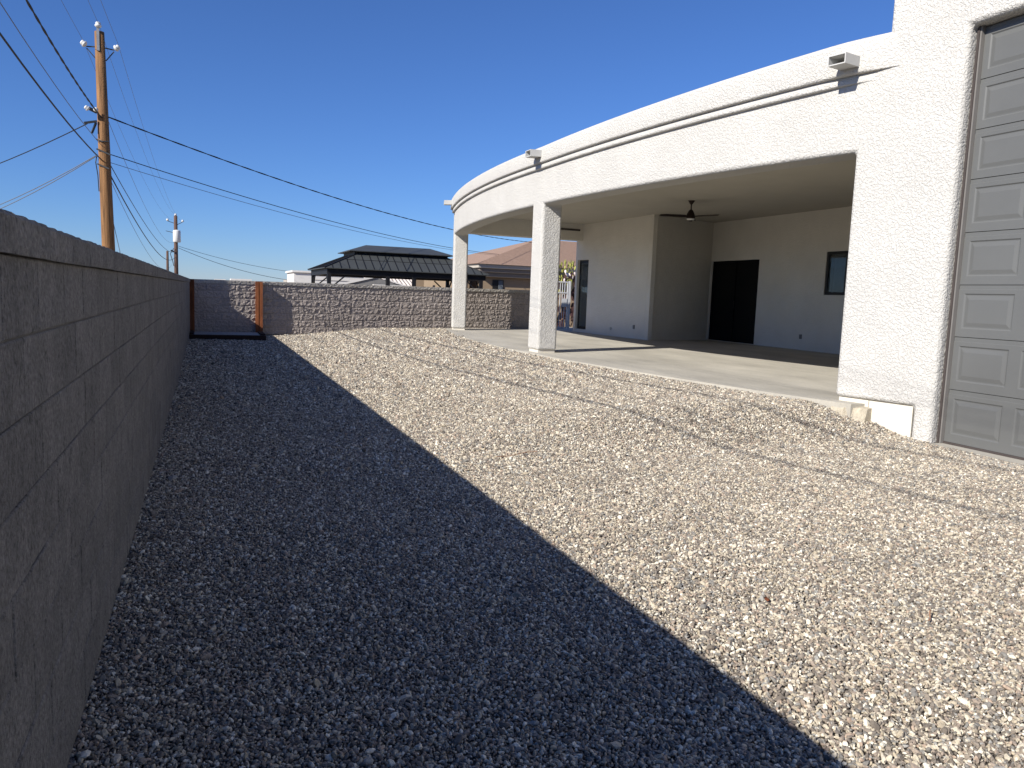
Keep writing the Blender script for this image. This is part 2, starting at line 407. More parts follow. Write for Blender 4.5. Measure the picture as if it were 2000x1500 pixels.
# ------------------------------------------------------------ left block wall
def block_mesh(name, m, L_, H_, T_, ch=.005, seed=0):
    """block with its face towards +X at x=0, centred on y and z; chamfered face edges, slightly uneven"""
    r = random.Random(seed); b = MB(); ny, nz_ = 5, 3
    vs = []
    for j in range(nz_ + 1):
        for i in range(ny + 1):
            edge = i in (0, ny) or j in (0, nz_)
            u = i / ny; w = j / nz_
            if i == 0: u = 0
            yy = -L_ / 2 + ch + (L_ - 2 * ch) * u; zz = -H_ / 2 + ch + (H_ - 2 * ch) * w
            vs.append((0 + (r.uniform(-.001, .0015) if not edge else 0), yy, zz))
    b.v = vs
    W_ = ny + 1
    for j in range(nz_):
        for i in range(ny): b.f.append((j * W_ + i, j * W_ + i + 1, (j + 1) * W_ + i + 1, (j + 1) * W_ + i))
    ring = [i for i in range(W_)] + [j * W_ + ny for j in range(1, nz_ + 1)] + [nz_ * W_ + i for i in range(ny - 1, -1, -1)] + [j * W_ for j in range(nz_ - 1, 0, -1)]
    def outer(k, xx):
        _, yy, zz = vs[k]
        yy = yy + (ch if k % W_ == ny else -ch if k % W_ == 0 else 0)
        zz = zz + (ch if k // W_ == nz_ else -ch if k // W_ == 0 else 0)
        return (xx, yy, zz)
    o1 = len(b.v); b.v += [outer(k, -ch) for k in ring]
    o2 = len(b.v); b.v += [outer(k, -T_) for k in ring]
    n_ = len(ring)
    for q in range(n_):
        p = (q + 1) % n_
        b.f.append((ring[q], ring[p], o1 + p, o1 + q)); b.f.append((o1 + q, o1 + p, o2 + p, o2 + q))
    b.f.append(tuple(o2 + q for q in range(n_)))
    return b.mesh(name, m)

WX = -.41; CH = .193; BL = .397; CAPB = .052; CAPT = .146
lw = thing('block_wall', (-.51, 10, -1.6), 'long shaded grey block wall running along the left side of the yard', 'wall')
off = lw.location
MB().box(-.60, WX - .007, -7, 23.1, -1.9, CAPB - .004).build('wall_core', M['mortar'], lw)
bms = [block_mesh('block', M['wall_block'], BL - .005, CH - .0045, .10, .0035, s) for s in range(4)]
cms = []
for s in range(3):
    r = random.Random(50 + s); b = MB(); nn = 8; vs = []
    prof = [(WX + .014, CAPB), (WX + .016, CAPB + .02), (WX + .014, CAPT - .012), (WX + .004, CAPT), (-.52, CAPT + .003), (-.628, CAPT - .002), (-.635, CAPT - .015), (-.635, CAPB)]
    for i in range(nn + 1):
        yy = -(BL - .005) / 2 + (BL - .005) * i / nn
        for k, (px_, pz_) in enumerate(prof):
            q = 1 if 0 < k < 7 else 0
            vs.append((px_ + q * r.uniform(-.003, .003), yy, pz_ + (r.uniform(-.0016, .0014) if k in (3, 4, 5) else 0)))
    P_ = len(prof)
    fs = [(i * P_ + k, i * P_ + (k + 1) % P_, (i + 1) * P_ + (k + 1) % P_, (i + 1) * P_ + k) for i in range(nn) for k in range(P_)]
    fs += [tuple(range(P_)), tuple(nn * P_ + k for k in range(P_ - 1, -1, -1))]
    b.add(vs, fs); cms.append(b.mesh('cap_stone', M['wall_block']))
rest = MB(); cnt = 0
def jig(): return random.uniform(-.0015, .0015)
for c in range(8):
    zc = CAPB - CH * (c + .5)
    y0 = 2.154 - BL * 30 + (0 if c % 2 else BL / 2)
    k = 0
    while True:
        yc = y0 + BL * k + BL / 2; k += 1
        if yc < -6.8: continue
        if yc > 22.95: break
        if 1.75 < yc < 16.6:
            cnt += 1
            inst('block', bms[random.randrange(4)], lw, (WX - off.x + jig(), yc - off.y, zc - off.z), rot=(jig(), 0, jig() * 2))
        else:
            rest.box(WX - .1, WX + jig(), yc - BL / 2 + .0015, yc + BL / 2 - .0015, zc - CH / 2 + .002, zc + CH / 2 - .002)
print('left blocks', cnt)
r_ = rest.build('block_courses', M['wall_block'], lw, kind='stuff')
restc = MB(); k = 0
while True:
    yc = 2.154 - BL * 24 + BL * k + .1; k += 1
    if yc < -6.8: continue
    if yc > 23.0: break
    inst('cap_stone', cms[random.randrange(3)], lw, (-off.x, yc - off.y, -off.z + jig()), rot=(0, 0, jig()))

# ------------------------------------------------------------ far split-face wall
def split_mesh(name, m, L_, H_, T_, amp, seed, nx=10, nz_=6, sides=.2):
    """split rock face towards -Y at y=0"""
    r = random.Random(seed); b = MB(); vs = []
    sx = r.uniform(-.22, .22); szz = r.uniform(-.2, .2)
    for j in range(nz_ + 1):
        for i in range(nx + 1):
            u = i / nx; w = j / nz_
            edge = i in (0, nx) or j in (0, nz_)
            d = r.random() ** 1.3 * amp + (sx * (u - .5) + szz * (w - .5)) * amp * .9 + noise.noise(Vector((u * 4 + seed * 3, w * 2.5, seed))) * amp
            if edge: d = d * sides + r.uniform(0, .15) * amp
            uu = u + (0 if i in (0, nx) else r.uniform(-.3, .3) / nx); ww = w + (0 if j in (0, nz_) else r.uniform(-.3, .3) / nz_)
            vs.append((-L_ / 2 + L_ * uu, -d, -H_ / 2 + H_ * ww))
    W_ = nx + 1
    b.v = vs
    for j in range(nz_):
        for i in range(nx):
            q = (j * W_ + i, j * W_ + i + 1, (j + 1) * W_ + i + 1, (j + 1) * W_ + i)
            if r.random() < .5: b.f += [(q[0], q[1], q[2]), (q[0], q[2], q[3])]
            else: b.f += [(q[0], q[1], q[3]), (q[1], q[2], q[3])]
    ring = [i for i in range(W_)] + [j * W_ + nx for j in range(1, nz_ + 1)] + [nz_ * W_ + i for i in range(nx - 1, -1, -1)] + [j * W_ for j in range(nz_ - 1, 0, -1)]
    o2 = len(b.v); b.v += [(vs[k][0], T_, vs[k][2]) for k in ring]; n_ = len(ring)
    for q in range(n_): b.f.append((ring[q], ring[(q + 1) % n_], o2 + (q + 1) % n_, o2 + q))
    b.f.append(tuple(o2 + q for q in range(n_)))
    return b.mesh(name, m)

ANG = math.atan(.22); FL = 12.0
fwo = Vector((-.41, 22.95, -1.45))
dirx = Vector((math.cos(ANG), math.sin(ANG), 0)); nrm = Vector((math.sin(ANG), -math.cos(ANG), 0))
fwl = thing('split_face_wall', fwo, 'rough split face brown grey block wall across the far end of the yard', 'wall')
FB = .405; FH = .203
def fw_pt(s, outw=0, z=0): return fwo + dirx * s + nrm * outw + Vector((0, 0, z))
def fw_top(s): return .142 + .0068 * s
JOG = 1.86
b = MB()
for (s0, s1, o0) in ((-.1, JOG, .025), (JOG, FL, -.01)):
    pa = [fw_pt(s0, o0 - .0), fw_pt(s1, o0 - .0), fw_pt(s1, -.22), fw_pt(s0, -.22)]
    vs = [(p.x, p.y, -2.0) for p in pa] + [(p.x, p.y, fw_top(s) - .10) for p, s in zip(pa, (s0, s1, s1, s0))]
    b.add(vs, [(0, 3, 2, 1), (4, 5, 6, 7), (0, 1, 5, 4), (1, 2, 6, 5), (2, 3, 7, 6), (3, 0, 4, 7)])
b.build('wall_core', M['mortar'], fwl)
sms = [split_mesh('block', M['split_block'], FB - .005, FH - .005, .08, .019, s) for s in range(10)]
hms = [split_mesh('block', M['split_block'], FB / 2 - .005, FH - .005, .08, .024, 30 + s, nx=6) for s in range(4)]
scm = [split_mesh('cap_stone', M['split_cap'], FB - .004, .10, .30, .012, 60 + s, nx=9, nz_=3) for s in range(5)]
nblk = 0
for c in range(7):
    s = 0.0; first = True
    while s < FL - .02:
        L_ = FB
        if c % 2 and first: L_ = FB / 2
        first = False
        if s < JOG - .01 and s + L_ > JOG - .01: L_ = JOG - s if JOG - s > .1 else L_
        if s >= FL - .3: L_ = min(L_, FL - s)
        half = L_ < FB * .8
        me = random.choice(hms if half else sms)
        pr = .035 if s < JOG - .02 else 0.0
        sc_ = fw_top(s + L_ / 2) - .10 - FH * (c + .5)
        p = fw_pt(s + L_ / 2, pr + random.uniform(-.004, .004))
        nblk += 1
        inst('block', me, fwl, (p.x - fwo.x, p.y - fwo.y, sc_ - fwo.z), rot=(0, -.0068, ANG), scale=((L_ - .006) / ((FB / 2 if half else FB) - .006), 1, 1))
        s += L_
print('far blocks', nblk)
s = 0
while s < FL:
    pr = .055 if s < JOG - .05 else .03
    p = fw_pt(s + FB / 2, pr)
    inst('cap_stone', random.choice(scm), fwl, (p.x - fwo.x, p.y - fwo.y, fw_top(s + FB / 2) - .05 - fwo.z), rot=(0, -.0068, ANG))
    s += FB

# ------------------------------------------------------------ rusty frame in the corner
FY = 22.90; BY = 21.35
rf = thing('steel_frame', (.5, FY, -1.42), 'reddish brown steel frame with two posts and low beam in the far left corner', 'frame')
for px0, px1 in ((-.425, -.295), (1.315, 1.51)):
    b = MB(); m_ = (px0 + px1) / 2
    yb = 22.95 + .22 * (m_ + .41) - .05; dp = .045 if px0 < 0 else .115
    b.prism([(px0, yb), (px0, yb - dp), (m_ - .012, yb - dp), (m_ - .012, yb - dp + .03), (m_ + .012, yb - dp + .03), (m_ + .012, yb - dp - .012), (px1, yb - dp - .012), (px1, yb)], -1.45, .138)
    b.build('post', M['rust'], rf)
MB().box(-.405, 1.475, BY, BY + .14, -1.50, -1.285).build('beam', M['rust_dark'], rf, bevel=.006)
MB().box(-.30, 1.34, BY + .145, FY - .09, -1.50, -1.283).build('ledge', M['ledge'], rf, bevel=.01)
for px0, px1 in ((-.40, -.31), (1.35, 1.47)):
    MB().box(px0, px1, BY + .145, FY - .08, -1.50, -1.25).build('side_rail', M['rust_dark'], rf, bevel=.004)

# ------------------------------------------------------------ the house
house = thing('house', (9, 14, SLAB), 'white stucco house with a curved front over a covered patio and tall garage', 'house')
Y0G = 6.24; GX = fx(Y0G)[0]
DOOR_Y0, DOOR_Y1, DOOR_Z = 2.58, Y0G, 3.055
ys = [-3.0, 0, DOOR_Y0, 4.4, Y0G]
path = [(GX, y, 0) for y in ys]
arc_y = sorted(set([6.45, 7.1, 7.4, 14.56, 15.08, 23.66, 24.15] + list(np.round(np.linspace(7.4, 14.56, 16), 4)) + list(np.round(np.linspace(15.08, 23.66, 18), 4)) + [6.7, 6.9]))
for y in arc_y: path.append((*fx(y), 1))
zs = [-1.75, -1.10, .3, 1.78, 1.87, 2.3, 2.95, DOOR_Z, 4.4, 5.9]
ypar = [p[1] if p[2] == 0 else arc_y[i - 5] for i, p in enumerate(path)]
NI, NJ = len(path) - 1, len(zs) - 1
TH = .45
def outw(i):
    if path[i][2] == 0 and i < 4: return (-1, 0)
    a = math.asin((ypar[i] - CY) / RR); v = (-math.cos(a), math.sin(a))
    if i == 4: v = ((v[0] - 1) / 2, v[1] / 2)
    return v
def solid(i, j):
    ya, yb = ypar[i], ypar[i + 1]; ym = (ya + yb) / 2; zm = (zs[j] + zs[j + 1]) / 2
    if DOOR_Y0 < ym < DOOR_Y1: return zm > DOOR_Z
    if ym < 6.45: return True
    if zm > 2.95: return ym < 7.1
    if zm < -1.10: return False
    if 7.4 < ym < 14.56 or 15.08 < ym < 23.66: return zm > 1.87
    return True
b = MB(); nv = (NI + 1) * (NJ + 1)
for side in (0, 1):
    for i in range(NI + 1):
        ox, oy = outw(i)
        for j in range(NJ + 1):
            x_, y_ = path[i][0], path[i][1]
            t = TH if side else 0
            b.v.append((x_ - ox * t, y_ - oy * t, zs[j]))
idx = lambda s, i, j: s * nv + i * (NJ + 1) + j
for i in range(NI):
    for j in range(NJ):
        if not solid(i, j): continue
        b.f.append((idx(0, i, j), idx(0, i + 1, j), idx(0, i + 1, j + 1), idx(0, i, j + 1)))
        b.f.append((idx(1, i, j), idx(1, i, j + 1), idx(1, i + 1, j + 1), idx(1, i + 1, j)))
        for (di, dj, e) in ((-1, 0, ((i, j), (i, j + 1))), (1, 0, ((i + 1, j), (i + 1, j + 1))), (0, -1, ((i, j), (i + 1, j))), (0, 1, ((i, j + 1), (i + 1, j + 1)))):
            q = (i + di, j + dj)
            if not (0 <= q[0] < NI and 0 <= q[1] < NJ and solid(*q)):
                (a0, a1), (b0, b1) = e
                b.f.append((idx(0, a0, a1), idx(0, b0, b1), idx(1, b0, b1), idx(1, a0, a1)))
me = b.mesh('front_wall', M['stucco'], house.location)
bm = bmesh.new(); bm.from_mesh(me); bmesh.ops.delete(bm, geom=[v for v in bm.verts if not v.link_faces], context='VERTS')
bmesh.ops.recalc_face_normals(bm, faces=bm.faces); bm.to_mesh(me); bm.free()
for p in me.polygons: p.use_smooth = True
tmp = bpy.data.objects.new('front_wall', me); COL.objects.link(tmp)
bv = tmp.modifiers.new('bullnose', 'BEVEL'); bv.width = .06; bv.segments = 5; bv.limit_method = 'ANGLE'; bv.angle_limit = math.radians(50); bv.harden_normals = True
dg = bpy.context.evaluated_depsgraph_get()
ev = bpy.data.meshes.new_from_object(tmp.evaluated_get(dg))
bpy.data.objects.remove(tmp)
def piece(name, test):
    m_ = ev.copy(); m_.name = name; bm = bmesh.new(); bm.from_mesh(m_)
    kill = [f for f in bm.faces if not test(f.calc_center_median() + house.location)]
    bmesh.ops.delete(bm, geom=kill, context='FACES'); bm.to_mesh(m_); bm.free()
    o = bpy.data.objects.new(name, m_); COL.objects.link(o); o.parent = house; return o
def incol(c, a, b_): return c.z < 1.80 and a < c.y < b_
piece('front_wall', lambda c: not incol(c, 14.3, 15.4) and not incol(c, 23.3, 24.6))
piece('column', lambda c: incol(c, 14.3, 15.4))
piece('column', lambda c: incol(c, 23.3, 24.6))
# column plinths
for (ya, yb) in ((14.60, 15.04), (23.70, 24.10)):
    p0, p1 = fx(ya, -.035), fx(yb, -.035); q0, q1 = fx(ya, -.42), fx(yb, -.42)
    MB().prism([p0, p1, q1, q0], SLAB - .15, -1.095).build('column_base', M['foundation'], house)

# parapet and its two soft bands, following the curve
def sweep(prof, yv, name, m):
    b = MB(); n_ = len(prof(yv[0]))
    for y in yv:
        for (out, z) in prof(y):
            X_, Y_ = fx(y, out); b.v.append((X_, Y_, z))
    for i in range(len(yv) - 1):
        for k in range(n_):
            b.f.append((i * n_ + k, i * n_ + (k + 1) % n_, (i + 1) * n_ + (k + 1) % n_, (i + 1) * n_ + k))
    b.f.append(tuple(range(n_))); b.f.append(tuple((len(yv) - 1) * n_ + k for k in range(n_)))
    return b.build(name, m, house, smooth=True)
def nearup(y): return float(sstep(14.5, 7.0, y)) if y < 14.5 else 0.0
def ss1(a, b_, v): t = min(1, max(0, (v - a) / (b_ - a))); return t * t * (3 - 2 * t)
def nup(y): return min(1, max(0, (14.5 - y) / 7.5))
def arcseg(cx_, cz_, r, a0, a1, n_=5): return [(cx_ + r * math.cos(math.radians(a0 + (a1 - a0) * i / n_)), cz_ + r * math.sin(math.radians(a0 + (a1 - a0) * i / n_))) for i in range(n_ + 1)]
def prof_par(y):
    k = ss1(6.72, 7.75, y); p = .115 * k - .012 * (1 - k)
    zb = 2.665 + .125 * nup(y); zt = 2.995 + .21 * nup(y)
    r = max(.004, min(.035, p * .4))
    lo = arcseg(p - r, zb + r, r, 270, 180 - 360 + 180, 5)
    lo = [(p - r + r * math.sin(math.radians(a_)), zb + r - r * math.cos(math.radians(a_))) for a_ in (0, 18, 36, 54, 72, 90)]
    hi = [(p - .012 - .06 + .06 * math.cos(math.radians(a_)), zt - .06 + .06 * math.sin(math.radians(a_))) for a_ in (0, 22, 45, 68, 90)]
    return [(-.06, zb)] + lo + hi + [(-.28, zt - .005), (-.33, zt - .05), (-.33, 2.5)]
def prof_band(y):
    k = ss1(6.98, 7.95, y); p = .058 * k - .012 * (1 - k); zb = 2.565 + .125 * nup(y)
    r = max(.003, min(.028, p * .5))
    lo = [(p - r + r * math.sin(math.radians(a_)), zb + r - r * math.cos(math.radians(a_))) for a_ in (0, 22, 45, 68, 90)]
    return [(-.06, zb)] + lo + [(p, zb + .099), (-.06, zb + .101)]
yv = list(np.linspace(6.7, 9, 26)) + list(np.linspace(9.3, 24.15, 52))
sweep(prof_par, yv, 'parapet', M['stucco'])
sweep(prof_band, yv, 'trim_band', M['stucco'])
# far end: beam, end parapet
e0 = fx(24.15, 0)
MB().box(e0[0] + .35, 11.90, 23.72, 24.13, 1.94, 2.66).build('end_beam', M['stucco_in'], house, bevel=.02)
MB().box(e0[0] + .30, 20, 23.75, 24.17, 2.668, 2.99).build('end_parapet', M['stucco'], house, bevel=.03)
MB().box(10.9, 11.75, 23.690, 23.717, 2.25, 2.31).build('shadow_strip', M['door_gasket'], house)  # solid dark bar stands in for the shade of a slot in the beam
# roof and ceiling
pl = [fx(y, -.34) for y in np.linspace(7.25, 23.7, 24)]
MB().prism(pl + [(20, 23.7), (20, 7.25)], 2.70, 2.80).build('roof', M['roofing'], house)
pl = [fx(y, -.449) for y in np.linspace(7.3, 23.715, 24)]
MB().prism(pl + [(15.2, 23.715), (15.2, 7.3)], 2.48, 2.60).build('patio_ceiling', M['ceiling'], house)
# foundation under the pier
fo = MB()
yv2 = [6.46, 6.7, 6.97]; fo.prism([fx(y, -.03) for y in yv2] + [fx(y, -.4) for y in yv2[::-1]], -1.9, -1.103)
fo.build('foundation', M['foundation'], house)
fo = MB(); yv2 = [6.985, 7.2, 7.36]; fo.prism([fx(y, -.045) for y in yv2] + [fx(y, -.4) for y in yv2[::-1]], -1.20, -1.103)
fo.build('foundation', M['foundation'], house)
# spilled concrete footing
b = MB(); r = random.Random(5)
tv = []
for k in range(13):
    y = 6.93 + .056 * k; tv.append((y, .02 + .15 * math.sin(math.pi * (k + .5) / 13) ** .7 + r.uniform(-.03, .03), -1.20 + r.uniform(-.022, .012)))
for k, (y, ou, zt) in enumerate(tv):
    a_ = fx(y, -.1); c_ = fx(y, ou); d_ = fx(y, ou + .09)
    b.v += [(a_[0], a_[1], zt + .01), (c_[0], c_[1], zt), (d_[0], d_[1], zt - .25), (a_[0], a_[1], zt - .2)]
for k in range(12):
    for q in range(4): b.f.append((4 * k + q, 4 * k + (q + 1) % 4, 4 * k + 4 + (q + 1) % 4, 4 * k + 4 + q))
b.f += [(0, 1, 2, 3), (48, 49, 50, 51)]
b.build('footing_spill', M['yellow_concrete'], house)

def wall_holes(a, c, z0, z1, th, holes, name, m, flip=1):
    """flat wall from plan point a to c; holes (s0, s1, z0, z1) along it; thickness goes behind (flip side)"""
    a = Vector((*a, 0)); c = Vector((*c, 0)); Ln = (c - a).length; d = (c - a) / Ln; nn = Vector((d.y, -d.x, 0)) * flip
    ss_ = sorted({0, Ln} | {h[0] for h in holes} | {h[1] for h in holes}); zz_ = sorted({z0, z1} | {h[2] for h in holes} | {h[3] for h in holes})
    def sol(i, j):
        if not (0 <= i < len(ss_) - 1 and 0 <= j < len(zz_) - 1): return False
        sm = (ss_[i] + ss_[i + 1]) / 2; zm = (zz_[j] + zz_[j + 1]) / 2
        return not any(h[0] < sm < h[1] and h[2] < zm < h[3] for h in holes)
    b = MB(); nz_ = len(zz_); N_ = len(ss_) * nz_
    for t in (0, th):
        for s_ in ss_:
            for z_ in zz_:
                p = a + d * s_ + nn * t; b.v.append((p.x, p.y, z_))
    ix = lambda q, i, j: q * N_ + i * nz_ + j
    for i in range(len(ss_) - 1):
        for j in range(nz_ - 1):
            if not sol(i, j): continue
            b.f.append((ix(0, i, j), ix(0, i + 1, j), ix(0, i + 1, j + 1), ix(0, i, j + 1)))
            b.f.append((ix(1, i, j), ix(1, i, j + 1), ix(1, i + 1, j + 1), ix(1, i + 1, j)))
            for q, e in (((i - 1, j), ((i, j), (i, j + 1))), ((i + 1, j), ((i + 1, j), (i + 1, j + 1))), ((i, j - 1), ((i, j), (i + 1, j))), ((i, j + 1), ((i, j + 1), (i + 1, j + 1)))):
                if not sol(*q):
                    (a0, a1), (b0, b1) = e
                    b.f.append((ix(0, a0, a1), ix(0, b0, b1), ix(1, b0, b1), ix(1, a0, a1)))
    return b.build(name, m, house)
# walls under the roof (front faces towards -X)
c1 = (12.04, 19.53); c2 = (14.70, 20.35); e1 = (11.87, 24.16); w3 = (14.70, 7.3)
W1L = math.dist(c1, e1)
wall_holes(e1, c1, SLAB - .02, 2.479, .14, [(.13, .90, -1.045, 1.295)], 'patio_wall', M['stucco_in'], flip=-1)
wall_holes(c1, c2, SLAB - .02, 2.479, .14, [], 'patio_wall', M['stucco_in'], flip=-1)
wall_holes(c2, w3, SLAB - .02, 2.479, .14, [(.02, 2.27, SLAB + .01, 1.295), (4.84, 6.2, .312, 1.405)], 'patio_wall', M['stucco_in'], flip=-1)
MB().box(8.0, 14.7, 7.15, 7.29, SLAB - .02, 2.479).build('patio_wall', M['stucco_in'], house)
MB().box(12.02, 20, 24.0, 24.16, -1.3, 2.66).build('end_wall', M['stucco'], house)
MB().box(19.9, 20.1, -3, 24.1, -1.8, 2.66).build('rear_wall', M['stucco'], house)
# base line of the walls
for p, q in ((e1, c1), (c1, c2), (c2, w3)):
    pass
# garage body
MB().box(GX + .46, 20, 6.95, 7.10, -1.8, 5.9).build('garage_wall', M['stucco'], house)
MB().box(GX + .46, 20, -3.0, -2.85, -1.8, 5.9).build('garage_wall', M['stucco'], house)
MB().box(GX + .46, 20, -2.84, 6.94, 5.5, 5.6).build('garage_roof', M['roofing'], house)
MB().box(GX - .35, GX + 6, DOOR_Y0 - .4, Y0G - .02, -1.9, -1.487).build('apron', M['slab'], house, bevel=.01)

# narrow glazed door (far left under the roof)
def P1(s, dep, z):   # along wall 1, dep behind its face
    a = Vector((*e1, 0)); d = (Vector((*c1, 0)) - a).normalized(); nn = Vector((-d.y, d.x, 0)); p = a + d * s + nn * dep
    return Vector((p.x, p.y, z))
def w1box(s0, s1, d0, d1, z0, z1):
    b = MB(); vs = [P1(s, d, z) for z in (z0, z1) for s, d in ((s0, d0), (s1, d0), (s1, d1), (s0, d1))]
    b.add(vs, [(0, 3, 2, 1), (4, 5, 6, 7), (0, 1, 5, 4), (1, 2, 6, 5), (2, 3, 7, 6), (3, 0, 4, 7)]); return b
gd = w1box(.133, .897, .09, .135, -1.043, -.95); 
for a_ in ((.133, .20, .09, .135, -.949, 1.292), (.83, .897, .09, .135, -.949, 1.292), (.201, .829, .09, .135, 1.20, 1.292)):
    q = w1box(*a_); gd.add(q.v, q.f)
gdo = gd.build('glazed_door', M['black_frame'], house)
w1box(.201, .829, .105, .115, -.949, 1.199).build('pane', M['glass'], gdo)
w1box(.55, .80, .118, .121, .14, .42).build('notice', M['paper'], gdo)
w1box(.60, .78, .118, .121, .55, 1.02).build('notice', M['blind'], gdo)
# black double door
bd = MB(); X0 = c2[0] + .06
bd.box(X0, X0 + .07, 18.085, 20.325, 1.235, 1.292); bd.box(X0, X0 + .07, 18.085, 20.325, SLAB + .012, SLAB + .06)
for yy in (18.085, 19.175, 20.255): bd.box(X0 - (.01 if yy == 19.175 else 0), X0 + .07, yy, yy + .07, SLAB + .061, 1.234)
bdo = bd.build('patio_door', M['door_black'], house)
for ya, yb in ((18.156, 19.174), (19.246, 20.254)):
    MB().box(X0 + .03, X0 + .045, ya, yb, SLAB + .061, 1.234).build('pane', M['door_black'], bdo)
MB().box(X0 - .03, X0 - .011, 19.14, 19.165, -.15, .1).build('handle', M['black_frame'], bdo)
# window at the right end
wi = MB(); X0 = 14.70 + .006
for q in ((X0, X0 + .07, 14.16, 15.49, .314, .385), (X0, X0 + .07, 14.16, 15.49, 1.335, 1.402), (X0, X0 + .07, 15.42, 15.49, .386, 1.334), (X0, X0 + .07, 14.16, 14.23, .386, 1.334), (X0, X0 + .07, 14.79, 14.86, .386, 1.334)):
    wi.box(*q)
wio = wi.build('window', M['black_frame'], house)
MB().box(X0 + .03, X0 + .04, 14.231, 14.789, .386, 1.334).build('pane', M['glass'], wio)
MB().box(X0 + .035, X0 + .045, 14.861, 15.419, .386, 1.334).build('pane', M['glass'], wio)
MB().box(X0 + .12, X0 + .125, 14.95, 15.34, .33, 1.39).build('blind', M['blind'], wio)
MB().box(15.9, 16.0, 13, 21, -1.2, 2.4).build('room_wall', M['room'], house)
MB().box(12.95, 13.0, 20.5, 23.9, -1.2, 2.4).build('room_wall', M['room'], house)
# outlets and pipe stub
def outlet(p, nx_, nyv):
    b = MB(); d = Vector((nx_, nyv, 0)).normalized(); s = Vector((-d.y, d.x, 0)); c = Vector(p)
    vs = [c + s * (i * .038) + Vector((0, 0, j * .06)) + d * t for t in (0, .03) for i, j in ((-1, -1), (1, -1), (1, 1), (-1, 1))]
    b.add(vs, [(0, 1, 2, 3), (7, 6, 5, 4), (0, 4, 5, 1), (1, 5, 6, 2), (2, 6, 7, 3), (3, 7, 4, 0)])
    o_ = b.build('outlet_cover', M['plate'], house, bevel=.004); return o_
outlet((14.70, 16.20, -.80), -1, 0)
q = P1(W1L - .75, 0, -.80); outlet((q.x, q.y, q.z), -1, -.04)
q = P1(W1L - 2.1, 0, -.92)
MB().tube([(q.x + .01, q.y, q.z), (q.x - .03, q.y, q.z)], .05, 12).build('pipe_stub', M['scupper'], house)

# scuppers
def scupper(yc, z, w=.26, h=.13, ln=.27):
    a = math.asin((yc - CY) / RR); o_ = Vector((-math.cos(a), math.sin(a), 0)); s = Vector((math.sin(a), math.cos(a), 0))
    base = Vector((*fx(yc, .08), z)); b = MB(); t = .012
    def bx(s0, s1, z0, z1, l0, l1):
        vs = [base + s * ss__ + o_ * l + Vector((0, 0, zz__ - .03 * l)) for l in (l0, l1) for ss__, zz__ in ((s0, z0), (s1, z0), (s1, z1), (s0, z1))]
        b.add(vs, [(0, 1, 2, 3), (7, 6, 5, 4), (0, 4, 5, 1), (1, 5, 6, 2), (2, 6, 7, 3), (3, 7, 4, 0)])
    bx(-w / 2, w / 2, -h / 2, -h / 2 + t, 0, ln); bx(-w / 2, w / 2, h / 2 - t, h / 2, 0, ln)
    bx(-w / 2, -w / 2 + t, -h / 2 + t, h / 2 - t, 0, ln); bx(w / 2 - t, w / 2, -h / 2 + t, h / 2 - t, 0, ln)
    bx(-w / 2 + t, w / 2 - t, -h / 2 + t, h / 2 - t, 0, .02)
    return b.build('roof_scupper', M['scupper'], house)
scupper(7.50, 2.915, w=.23, h=.12, ln=.29); scupper(14.62, 2.845); scupper(23.6, 2.83)

